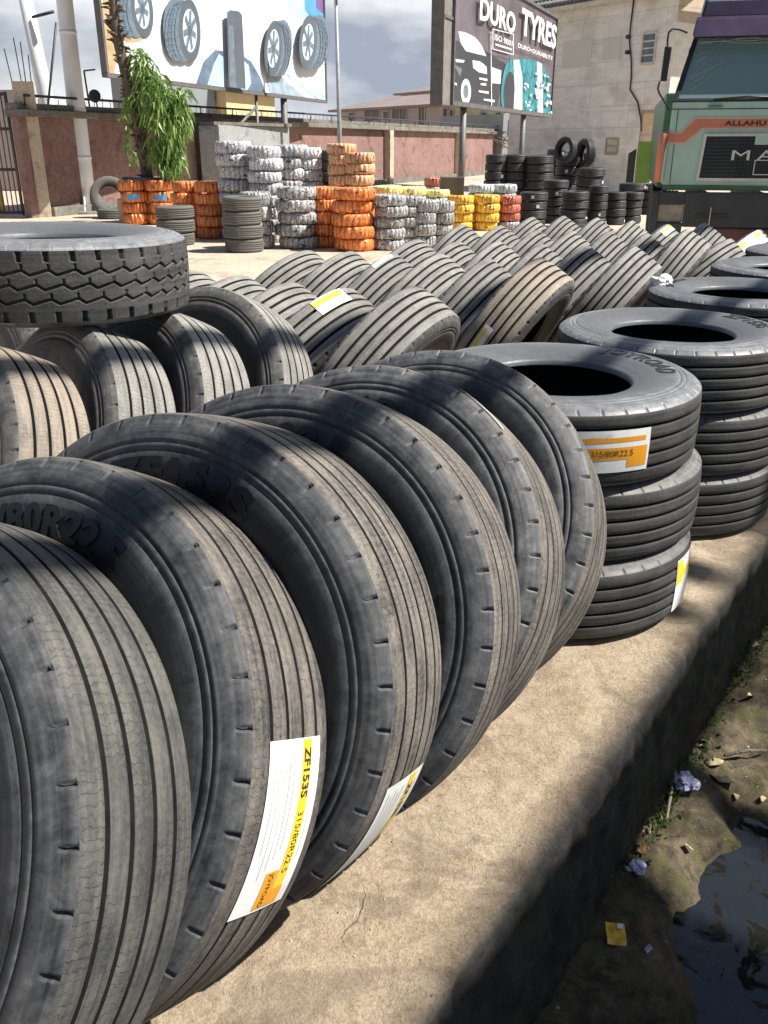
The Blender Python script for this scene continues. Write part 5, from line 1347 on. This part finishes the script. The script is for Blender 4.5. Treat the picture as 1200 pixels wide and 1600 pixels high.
for u, vb, w, vt, n_, mt, de in (
    (720, 362, 42, 305, 4, 'wrap_yellow', 'left yellow wrapped stack'), (760, 361, 42, 304, 4, 'wrap_yellow', 'right yellow wrapped stack'),
    (796, 360, 34, 306, 4, ['wrap_silver', 'wrap_red', 'wrap_red', 'wrap_red'], 'red wrapped stack right of the yellow ones'),
    (752, 345, 40, 288, 4, ['wrap_silver']*3+['wrap_green'], 'green and white topped stack behind the yellow ones'),
    (790, 344, 40, 288, 4, ['wrap_silver']*3+['wrap_green'], 'green and white topped stack behind the red one'),
    (678, 335, 34, 277, 4, ['wrap_silver']*3+['wrap_red'], 'red topped stack far behind, near the wall pier')):
    car_stack(u, vb, w, vt, n_, mt, de, 'yellow, red and green wrapped tyres')
B_ = 'black tyres before the stone building'
for u, vb, w, vt, n_, de in (
    (773, 335, 34, 241, 7, 'leftmost black stack'), (803, 335, 38, 241, 7, 'second black stack from the left'), (842, 336, 44, 243, 7, 'wide black stack behind the billboard post'),
    (884, 332, 36, 245, 6, 'black stack right of the billboard post'), (910, 330, 36, 238, 6, 'tall black stack under the leaning wheel shapes'), (872, 325, 40, 233, 7, 'rear black stack below the upright tyre'),
    (923, 336, 42, 262, 5, 'black stack at the right of the tall rear group'),
    (834, 358, 44, 300, 4, 'front black stack beside the red wrapped one'), (868, 350, 40, 281, 5, 'second front black stack'), (899, 356, 42, 299, 4, 'third front black stack'),
    (934, 354, 30, 290, 5, 'fourth front black stack'), (962, 352, 34, 300, 4, 'fifth front black stack'), (988, 350, 34, 300, 4, 'sixth front black stack, nearest the lorry'),
    (990, 336, 44, 286, 4, 'black stack behind the sixth one by the lorry'), (1018, 336, 40, 287, 4, 'rightmost black stack, beside the lorry corner')):
    car_stack(u, vb, w, vt, n_, 'black_tyre', de, B_, jit=.03)
def stand_tyre(u, v, y, D, az, label, mat='black_tyre', lean_=.1):
    c = pt_y(u, v, y); A = Vector((cos(az), sin(az), 0)); u_ = (Vector((0, 0, 1))+A*lean_).normalized(); n_ = (A-u_*A.dot(u_)).normalized()
    o = car_tyre(None, D, D*.34, mat, label, None, mtx=frame_mtx(c, n_, u_)); return o
stand_tyre(884, 234, 24.0, .62, rad(40), 'black tyre standing upright on top of the rear black stacks')
stand_tyre(914, 240, 24.4, .72, rad(20), 'black tyre leaning upright against the stone wall, right of the other upright tyre')
stand_tyre(172, 308, 22.6, .95, rad(110), 'big grey tyre leaning against the red wall beside the white pole', 'grey_tyre', .25).data
wp = at(172, 343)
car_tyre(Vector((wp.x, wp.y+.4, .11)), .8, .22, 'grey_tyre', 'grey tyre lying flat at the foot of the red wall beside the white pole', None)
# cardboard box on the stacks
M['carton'] = plain('brown_carton', (.10, .075, .06), .85)
bp = pt_y(706, 291, 19.3)
bx = MB().box(-.22, .22, -.2, .2, -.17, .17).build('carton', 'carton', bevel=.006); bx.location = bp; bx.rotation_euler = (0, 0, .1); tag(bx, 'dark brown carton standing on the stacks behind the yellow tyres', 'carton')
fl = MB().poly([(-.22, -.2, .172), (.22, -.2, .172), (.22, -.02, .178), (-.22, -.02, .178)], (0, 0, .004)).build('flap', 'carton', bx)
fl = MB().poly([(-.22, .02, .178), (.22, .02, .178), (.22, .2, .172), (-.22, .2, .172)], (0, 0, .004)).build('flap', 'carton', bx)

# ================================================================== LORRY CAB
M['cab_green'] = plain('cab_green_paint', (.40, .58, .49), .35, .05, var=.12, scale=2.5, bs=.05)
M['cab_green_dark'] = plain('cab_lower_green', (.08, .19, .11), .4, var=.3, scale=4)
M['cab_orange'] = plain('cab_orange_stripe', (.55, .20, .12), .45, var=.15, scale=5)
M['cab_line'] = plain('cab_pale_line', (.55, .42, .33), .5, var=.1)
M['cab_visor'] = plain('purple_visor', (.045, .03, .06), .3, var=.4, scale=2)
M['cab_black'] = plain('cab_black_plastic', (.022, .023, .026), .5, var=.3, scale=6)
M['cab_grey'] = plain('bumper_grey', (.035, .042, .045), .45, var=.3, scale=5)
M['cab_red'] = plain('bumper_red', (.10, .035, .03), .5, var=.4, scale=4)
M['cab_silver'] = plain('grille_frame', (.60, .62, .58), .4, .2, var=.15)
M['lamp_glass'] = plain('lamp_glass', (.33, .29, .23), .25, var=.3, scale=8)
M['lime'] = plain('lime_panel', (.22, .36, .07), .5, var=.2, scale=3)
M['seat_cloth'] = plain('cab_interior', (.12, .17, .17), .8, var=.5, scale=2)
m, n, l, b = newmat('windscreen'); M['screen'] = m
b.inputs['Base Color'].default_value = (.30, .44, .45, 1); b.inputs['Roughness'].default_value = .15; b.inputs['Transmission Weight'].default_value = .0
tr = n.new('ShaderNodeBsdfTransparent'); tr.inputs['Color'].default_value = (.42, .55, .56, 1); ms = n.new('ShaderNodeMixShader'); ms.inputs[0].default_value = .6
outn = [x for x in n if x.type == 'OUTPUT_MATERIAL'][0]; l.new(tr.outputs[0], ms.inputs[1]); l.new(b.outputs[0], ms.inputs[2]); l.new(ms.outputs[0], outn.inputs['Surface'])
TA = rad(-14); TPt = pt_y(1035, 288, 12.3); PL = Plane((TPt.x, TPt.y), TA)
lorry = empty('lorry', loc=(TPt.x, TPt.y, 0)); tag(lorry, 'pale green lorry cab with an orange stripe and dark windscreen at the right', 'lorry')
d_, n_ = PL.d, PL.n; CW = 2.45
def Z(v, u=1060): return PL.sz(u, v)[1]
def Sx(u, v=240): return PL.sz(u, v)[0]
zb_, zwin, zwt = Z(290), Z(160), Z(50, 1075)
zroof = zwt+.75
def slabp(pts, off, th, nm, mat, parent=lorry, **kw):
    o = MB().poly([PL.pt(s, z, off) for s, z in pts], n_*th).build(nm, mat, **kw)
    return child(o, parent) if parent is lorry else par(o, parent)
def par(o, parent): o.parent = parent; return o
# cab shell: side profile extruded across (windscreen leans back)
rk = .38
prof_ = [(0, zb_), (0, zwin), (-rk, zwt), (-rk-.12, zroof-.1), (-rk-.4, zroof), (-1.75, zroof), (-1.75, zb_)]     # (offset along n, z)
m_ = MB(); tpr = lambda z_: .20*max(0.0, (z_-zwin))/(zwt-zwin)
L_ = [PL.pt(tpr(z_), z_, o_) for o_, z_ in prof_]; R_ = [PL.pt(CW-tpr(z_), z_, o_) for o_, z_ in prof_]
vl = [m_.bm.verts.new(p) for p in L_]; vr = [m_.bm.verts.new(p) for p in R_]
N_ = len(prof_)
m_.bm.faces.new(vl[::-1])
m_.bm.faces.new(vr)
for i in range(N_):
    if i == 1: continue                                # windscreen opening
    m_.bm.faces.new((vl[i], vl[(i+1) % N_], vr[(i+1) % N_], vr[i]))
body = child(m_.build('cab_body', 'cab_green', bevel=.03), lorry)
# windscreen surround and glass
def ws(s, t, off=0.0):
    """point on the leaning windscreen plane: t 0 bottom .. 1 top"""
    s = s+.20*t*(1-2*s/CW)
    return PL.pt(s, zwin+(zwt-zwin)*t, -rk*t)+Vector((n_.x, n_.y, rk/(zwt-zwin)*1.0)).normalized()*off
for (s0, s1, t0, t1) in ((0, .07, 0, 1), (CW-.07, CW, 0, 1), (.07, CW-.07, -.0, .05), (.07, CW-.07, .95, 1.0)):
    nn_ = ws(0, .5, .03)-ws(0, .5, 0)
    child(MB().poly([ws(s0, t0, -.01), ws(s1, t0, -.01), ws(s1, t1, -.01), ws(s0, t1, -.01)], nn_).build('windscreen_frame', 'cab_black', bevel=.008), lorry)
nn_ = ws(0, .5, .006)-ws(0, .5, 0)
wsn = child(MB().poly([ws(.07, .05), ws(CW-.07, .05), ws(CW-.07, .95), ws(.07, .95)], nn_).build('windscreen', 'screen'), lorry)
# cracks in the glass
cs = MB(); r_ = random.Random(4)
for k in range(9):
    a = ws(.12+.10*r_.random(), .1+.8*r_.random(), .010); q = a
    pts_ = [a]
    for _ in range(4): q = q+(ws(.2, .3)-ws(0, 0)).normalized()*r_.uniform(.03, .14)+(ws(.1, .0)-ws(0, 0)).normalized()*r_.uniform(-.05, .08); pts_.append(q)
    cs.tube(pts_, .0022, 4)
for t_, s0 in ((.86, .1), (.9, .5)):
    pts_ = [ws(s0+.12*i, t_+.05*sin(i*.7)*.3+i*.008*(1 if i < 4 else .2), .010) for i in range(12)]; cs.tube(pts_, .0035, 4)
par(cs.build('glass_crack', 'cab_silver'), wsn)
# inside: bench, dash, steering wheel, papers, back panel with a bright side window
child(MB().poly([PL.pt(.1, zwin-.15, -.35), PL.pt(CW-.1, zwin-.15, -.35), PL.pt(CW-.1, zwin-.15, -.05), PL.pt(.1, zwin-.15, -.05)], (0, 0, .18)).build('dashboard', 'seat_cloth', bevel=.02), lorry)
for s0 in (.2, 1.5):
    child(MB().poly([PL.pt(s0, zwin-.3, -1.3), PL.pt(s0+.6, zwin-.3, -1.3), PL.pt(s0+.6, zwin+.75, -1.3), PL.pt(s0, zwin+.75, -1.3)], n_*.16).build('seat', 'seat_cloth', bevel=.05), lorry)
sw = MB(); c_ = PL.pt(1.75, zwin+.12, -.42); sw.tube([c_+d_*(.23*cos(a))+(Vector((0, 0, .8))+n_*.6).normalized()*(.23*sin(a)) for a in (2*pi*i/20 for i in range(21))], .016, 6)
child(sw.build('steering_wheel', 'cab_black'), lorry)
for s0, w_, h_, mt in ((.98, .16, .13, 'ad_blue'), (1.16, .42, .2, 'cab_green_dark'), (.86, .13, .1, 'cab_red')):
    child(MB().poly([PL.pt(s0, zwin+.04, -.22), PL.pt(s0+w_, zwin+.04, -.22), PL.pt(s0+w_, zwin+.04+h_, -.26), PL.pt(s0, zwin+.04+h_, -.26)], n_*.02).build('dash_item', mt), lorry)
child(MB().poly([PL.pt(.22, zwin+.1, -1.1), PL.pt(.50, zwin+.1, -1.1), PL.pt(.50, zwt-.25, -1.1), PL.pt(.22, zwt-.25, -1.1)], n_*.01).build('curtain', 'cab_line'), lorry)
# visor and lettered header
for (t0, o0, z0, z1, mt, nm) in ((0, .02, zwt-.02, zroof-.08, 'cab_visor', 'visor'),):
    child(MB().poly([PL.pt(.16, zwt-.05, -rk+.26), PL.pt(CW-.16, zwt-.05, -rk+.26), PL.pt(CW-.2, zwt+.16, -rk+.08), PL.pt(.2, zwt+.16, -rk+.08)], Vector((0, 0, .05))-n_*.08).build('visor', 'cab_visor', bevel=.02), lorry)
child(MB().poly([PL.pt(.24, zwt+.18, -rk+.02), PL.pt(CW-.24, zwt+.18, -rk+.02), PL.pt(CW-.4, zroof+.25, -rk-.35), PL.pt(.4, zroof+.25, -rk-.35)], -n_*.25).build('roof_deflector', 'cab_visor', bevel=.04), lorry)
# seams, stripe, lettering
def pline(pts, mat, nm, off=.004, th=.004):
    return slabp([PL.sz(u, v) for u, v in pts], off, th, nm, mat)
slabp([(0.0, zwin-.085), (CW, zwin-.085), (CW, zwin-.075), (0.0, zwin-.075)], .003, .003, 'panel_seam', 'cab_black')
slabp([(.085, zb_+.03), (.093, zb_+.03), (.093, zwin-.09), (.085, zwin-.09)], .003, .003, 'panel_seam', 'cab_black')
zA0, zA1 = Z(199, 1130), Z(186, 1130); zB0, zB1 = Z(222, 1055), Z(209, 1055); sa, sb = Sx(1070, 215), Sx(1094, 190)
slabp([(-.003, zB0), (sa, zB0), (sb+.04, zA0), (CW, zA0), (CW, zA1), (sb-.06, zA1), (sa-.05, zB1), (-.003, zB1)], .004, .004, 'stripe', 'cab_orange')
slabp([(sa+.01, zB0-.028), (sb+.05, zA0-.028), (CW, zA0-.028), (CW, zA0-.002), (sb+.035, zA0-.002), (sa, zB0-.002), (0, zB0-.002), (0, zB0-.022)], .003, .004, 'stripe', 'cab_line')
slabp([(sb-.06, zA1+.002), (CW, zA1+.002), (CW, zA1+.026), (sb-.075, zA1+.026), (sa-.06, zB1+.022), (0, zB1+.022), (0, zB1+.002), (sa-.05, zB1+.002)], .003, .004, 'stripe', 'cab_line')
def lorry_text(body_, s0, s1, z0, z1, off, mat, **kw):
    V, Fc = text_geo(body_, 1.0, **kw); xs = [v[0] for v in V]; w = max(xs)-min(xs); h = max(v[1] for v in V)
    me = bpy.data.meshes.new('lettering'); me.from_pydata([tuple(PL.pt(s0+(x-min(xs))/w*(s1-s0), z0+y/h*(z1-z0), off)) for x, y in V], [], Fc); me.update()
    o = child(link('lettering', me, [mat]), lorry); k = o.modifiers.new('solid', 'SOLIDIFY'); k.thickness = .006; return o
st_ = Sx(1132, 192); lorry_text('ALLAHU AKBAR', st_, st_+(Sx(1195, 192)-st_)*2.0, zA0+.02, zA1-.02, .0125, 'cab_black', bold=.02)
# grille
g0, g1 = Sx(1096, 245), CW-Sx(1096, 245); gz0, gz1 = Z(278, 1100), Z(213, 1100)
gr = slabp([(g0, gz0), (g1, gz0), (g1, gz1), (g0+.03, gz1)], .004, .01, 'grille', 'cab_black')
for q_ in ([(g0-.035, gz0-.035), (g1+.035, gz0-.035), (g1+.035, gz0), (g0-.03, gz0)], [(g0-.035, gz0), (g0, gz0), (g0+.03, gz1), (g0-.005, gz1)], [(g0-.005, gz1), (g1+.035, gz1), (g1+.035, gz1+.03), (g0-.003, gz1+.03)], [(g1, gz0), (g1+.035, gz0), (g1+.035, gz1), (g1, gz1)]):
    slabp(q_, .004, .028, 'grille_frame', 'cab_silver', gr)
gm = MB()
for k in range(1, 12):
    z_ = gz0+(gz1-gz0)*k/12; gm.poly([PL.pt(g0+.03, z_, .016), PL.pt(g1-.01, z_, .016), PL.pt(g1-.01, z_+.010, .016), PL.pt(g0+.03, z_+.010, .016)], n_*.012)
for k in range(0, 20):
    s_ = g0+.42+(g1-g0-.84)*k/19; gm.poly([PL.pt(s_, gz0+.02, .017), PL.pt(s_+.008, gz0+.02, .017), PL.pt(s_+.008, gz1-.02, .017), PL.pt(s_, gz1-.02, .017)], n_*.013)
par(gm.build('grille_bars', 'cab_grey'), gr)
gc = (g0+g1)/2
slabp([(gc-.16, gz1-.10), (gc+.16, gz1-.10), (gc+.16, gz1), (gc-.16, gz1)], .0155, .02, 'emblem_plate', 'cab_green', gr)
mz0, mz1 = Z(249, 1160), Z(236, 1160); sm = Sx(1143, 242)
lorry_text('MAN', sm, 2*gc-sm, mz0-.01, mz1+.01, .035, 'cab_silver', bold=.0, spacing=1.35)
for q_ in ((gc-.13, gc+.13, 0, .012), (gc-.13, gc+.13, .17, .182), (gc-.13, gc-.118, .012, .17), (gc+.118, gc+.13, .012, .17)):
    slabp([(q_[0], gz0+.04+q_[2]), (q_[1], gz0+.04+q_[2]), (q_[1], gz0+.04+q_[3]), (q_[0], gz0+.04+q_[3])], .030, .008, 'emblem_outline', 'cab_silver', gr)
# lower sill, bumper, lamps
slabp([(0.0, zb_-.055), (CW, zb_-.055), (CW, zb_+.0), (0, zb_+.0)], -.02, .03, 'lower_sill', 'cab_green_dark')
zz0, zz1 = .42, zb_-.075
def hole_bar(s0, s1, z0, z1, off=.0, th=.10, mat='cab_grey', nm='bumper'): return slabp([(s0, z0), (s1, z0), (s1, z1), (s0, z1)], off, th, nm, mat, bevel=.012)
lz0, lz1 = Z(347, 1045), Z(319, 1045); la, lb2 = Sx(1027, 333), Sx(1067, 333)
hole_bar(-.12, la, zz0, zz1); hole_bar(la+.002, lb2-.002, lz1, zz1); hole_bar(la+.002, lb2-.002, zz0, lz0); hole_bar(lb2, CW-lb2, zz0+.22, zz1)
hole_bar(CW-lb2, CW+.12, zz0, zz1)
slabp([(la+.003, lz0+.002), (lb2-.003, lz0+.002), (lb2-.003, lz1-.002), (la+.003, lz1-.002)], .02, .03, 'headlight', 'lamp_glass', bevel=.008)
slabp([(lb2+.15, zz0+.33), (lb2+.55, zz0+.33), (lb2+.55, zz0+.40), (lb2+.15, zz0+.40)], .101, .006, 'slot', 'cab_black', bevel=.003)
slabp([(lb2+.18, zz0-.02), (CW-lb2-.18, zz0-.02), (CW-lb2-.18, zz0+.215), (lb2+.18, zz0+.215)], -.01, .13, 'lower_bumper', 'cab_red', bevel=.015)
slabp([(lb2+.33, zz0+.20), (lb2+.34, zz0+.20), (lb2+.34, zz0+.47), (lb2+.33, zz0+.47)], .11, .008, 'rod', 'cab_silver')
# orange corner deflector and mirror
ca, cb = Sx(1028, 245), Sx(1043, 245)
child(MB().tube([PL.pt(-.075, Z(284, 1028), .04), PL.pt(-.07, Z(225, 1030), .04), PL.pt(-.06, Z(212, 1034), .04), PL.pt(.0, Z(207, 1040), .02)], [.045, .05, .045, .03], 10).build('corner_deflector', 'cab_orange'), lorry)
child(MB().poly([PL.pt(-.36, Z(287, 1010), -.30), PL.pt(-.16, Z(287, 1026), -.30), PL.pt(-.16, Z(221, 1026), -.30), PL.pt(-.36, Z(221, 1010), -.30)], -n_*.05).build('side_panel', 'lime', bevel=.01), lorry)
child(MB().poly([PL.pt(-.47, Z(287, 1005), -.34), PL.pt(-.37, Z(287, 1010), -.32), PL.pt(-.37, Z(232, 1010), -.32), PL.pt(-.47, Z(240, 1005), -.34)], -n_*.05).build('side_panel', 'cab_black', bevel=.01), lorry)
def mir(u, v, off=.16): s_, z_ = PL.sz(u, v); return PL.pt(s_, z_, off)
mr = child(MB().tube([mir(1075, 48, -.2), mir(1062, 46, .0), mir(1050, 47), mir(1044, 53), mir(1042, 64), mir(1042, 74)], .013, 8).build('mirror_arm', 'cab_black'), lorry)
child(MB().tube([mir(1030, 128), mir(1027, 140), mir(1030, 148), mir(1040, 163, .1), mir(1046, 171, .01)], .013, 8).build('mirror_arm', 'cab_black'), lorry)
child(MB().poly([mir(1031, 128), mir(1041, 128), mir(1049, 75), mir(1038, 74)], (n_*-.06)).build('mirror', 'cab_black', bevel=.012), lorry)
child(MB().tube([ws(.5, .02, .03), ws(.9, .05, .04), ws(1.25, .04, .03)], .012, 6).build('wiper', 'cab_black'), lorry)
slabp([(Sx(1106, 168), zwin-.06), (Sx(1128, 168), zwin-.06), (Sx(1128, 168), zwin-.04), (Sx(1106, 168), zwin-.04)], .003, .03, 'grab_handle', 'cab_green_dark')
# wheels and chassis
for s0 in (.16, CW-.16):
    for back in (-1.1, -4.6):
        w_ = frame_mtx(PL.pt(s0, .52, back), d_, (0, 0, 1))
        o = link('wheel', mat_variant(LO['tread'], 'black_tyre')); o.matrix_world = w_; child(o, lorry)
        o.matrix_parent_inverse = Matrix.Translation(-lorry.location)
        for pn in ('sidewall_a', 'sidewall_b', 'liner'): link('sidewall' if pn != 'liner' else 'rim', mat_variant(LO[pn], 'black_tyre'), (), o)
for s0 in (.75, CW-.85):
    child(MB().poly([PL.pt(s0, .7, -6.5), PL.pt(s0+.1, .7, -6.5), PL.pt(s0+.1, .7, -.1), PL.pt(s0, .7, -.1)], (0, 0, .25)).build('chassis_rail', 'cab_black'), lorry)
child(MB().poly([PL.pt(0, 1.05, -6.6), PL.pt(CW, 1.05, -6.6), PL.pt(CW, 1.05, -1.95), PL.pt(0, 1.05, -1.95)], (0, 0, 1.3)).build('load_bed', 'cab_green_dark', bevel=.02), lorry)

# ================================================================== LOOSE SCRAPS IN THE DRAIN AND ON THE SLAB
twg = [((1056, 1170), (1040, 1290), 'thin pale stick at the foot of the drain wall, beside the purple film'),
       ((1130, 1190), (1196, 1178), 'dark wet stick lying on the mud beyond the purple film')]
for (u0, v0), (u1, v1), lb_ in twg:
    a, b_ = on_bed(u0, v0, .03), on_bed(u1, v1, .02); o = empty('stick', loc=tuple(a)); tag(o, lb_, 'stick', None)
    child(MB().tube([a, a*.5+b_*.5+Vector((.004, 0, .012)), b_], [.006, .008, .005], 7).build('twig', 'pier' if v0 == 1170 else 'bark'), o)
M['wet_rag'] = plain('wet_rag', (.07, .06, .045), .5, var=.5, scale=30, bs=.5, bd=.01)
M['brown_plastic'] = plain('brown_plastic', (.22, .11, .05), .35, var=.3, scale=30)
for i, (u, v, w, h, mt, lb_, ct) in enumerate((
    (1128, 1222, .10, .06, 'wet_rag', 'wet dark rag lying on the mud between the purple film and the black water', 'rag'),
    (1010, 1300, .035, .03, 'leaf_dry', 'small pale paper bit beside the foot of the drain wall', 'paper'),
    (1003, 1330, .035, .05, 'brown_plastic', 'small brown plastic scrap just above the nearer purple film', 'plastic scrap'),
    (1075, 1330, .02, .03, 'paper', 'tiny white scrap on the sunny wet mud beside the black water', 'paper'),
    (1175, 1010, .05, .04, 'leaf_dry', 'curled brown scrap near the top of the sunny mud bank', 'scrap'),
    (1012, 1490, .02, .02, 'paper', 'tiny white scrap in the dark mud right of the yellow sachet', 'paper'))):
    flat_scrap('litter_scrap', on_bed(u, v, .02), w, h, mt, lb_, ct, (.3*sin(i*2), .3*cos(i*3), i*1.3), .006)
# weeds at the foot of the wall
m_ = []
wd = random.Random(12); V = []; Fc = []
for _ in range(240):
    r = wd.choice([wd.gauss(3.0, .25), wd.gauss(2.65, .15), wd.uniform(3.2, 6)]); q = .025+abs(wd.gauss(0, .02)); z_ = max(bed_z(q, r)[2], -.69); p = qr(q, r, z_)
    a = wd.uniform(0, 6.28); L = wd.uniform(.015, .055); d = Vector((cos(a)*.5, sin(a)*.5, 1)).normalized(); w_ = d.cross(Vector((sin(a), cos(a), .2))).normalized()*L*.12
    k = len(V); V += [tuple(p), tuple(p+d*L*.5+w_), tuple(p+d*L), tuple(p+d*L*.5-w_)]; Fc.append((k, k+1, k+2, k+3))
me = bpy.data.meshes.new('weeds'); me.from_pydata(V, [], Fc); me.update(); o = link('weeds', me, ['leaf']); tag(o, 'small green weeds growing along the foot of the drain wall', 'weeds', None, 'stuff')

# printed blue labels on two orange wrapped tyres, white tags on some black ones
for o in [x for x in COL.objects if x.get('label', '') in ('third tyre of the leftmost orange wrapped stack beside the planter', 'third tyre of the second orange wrapped stack from the left')]:
    a0 = -pi/2-o.rotation_euler.z+.1
    V = []; Fc = []
    for i in range(9):
        t = a0-.42+.84*i/8
        for z_ in (-.085, .085): V.append((cos(t)*.515, sin(t)*.515, z_))
    for i in range(8): Fc.append((2*i, 2*i+2, 2*i+3, 2*i+1))
    me = bpy.data.meshes.new('printed_label'); me.from_pydata(V, [], Fc); me.update(); link('printed_label', me, ['ad_blue'], o)
tags_ = random.Random(6)
for o in [x for x in COL.objects if x.get('group', '') == 'black tyres before the stone building']:
    if tags_.random() < .25:
        a0 = -pi/2-o.rotation_euler.z+tags_.uniform(-.7, 1.0); V = [(cos(a0+i*.22)*.512, sin(a0+i*.22)*.512, z_) for i in (0, 1) for z_ in (-.07, .05)]
        me = bpy.data.meshes.new('paper_tag'); me.from_pydata(V, [], [(0, 2, 3, 1)]); me.update(); link('paper_tag', me, ['ad_silver'], o)
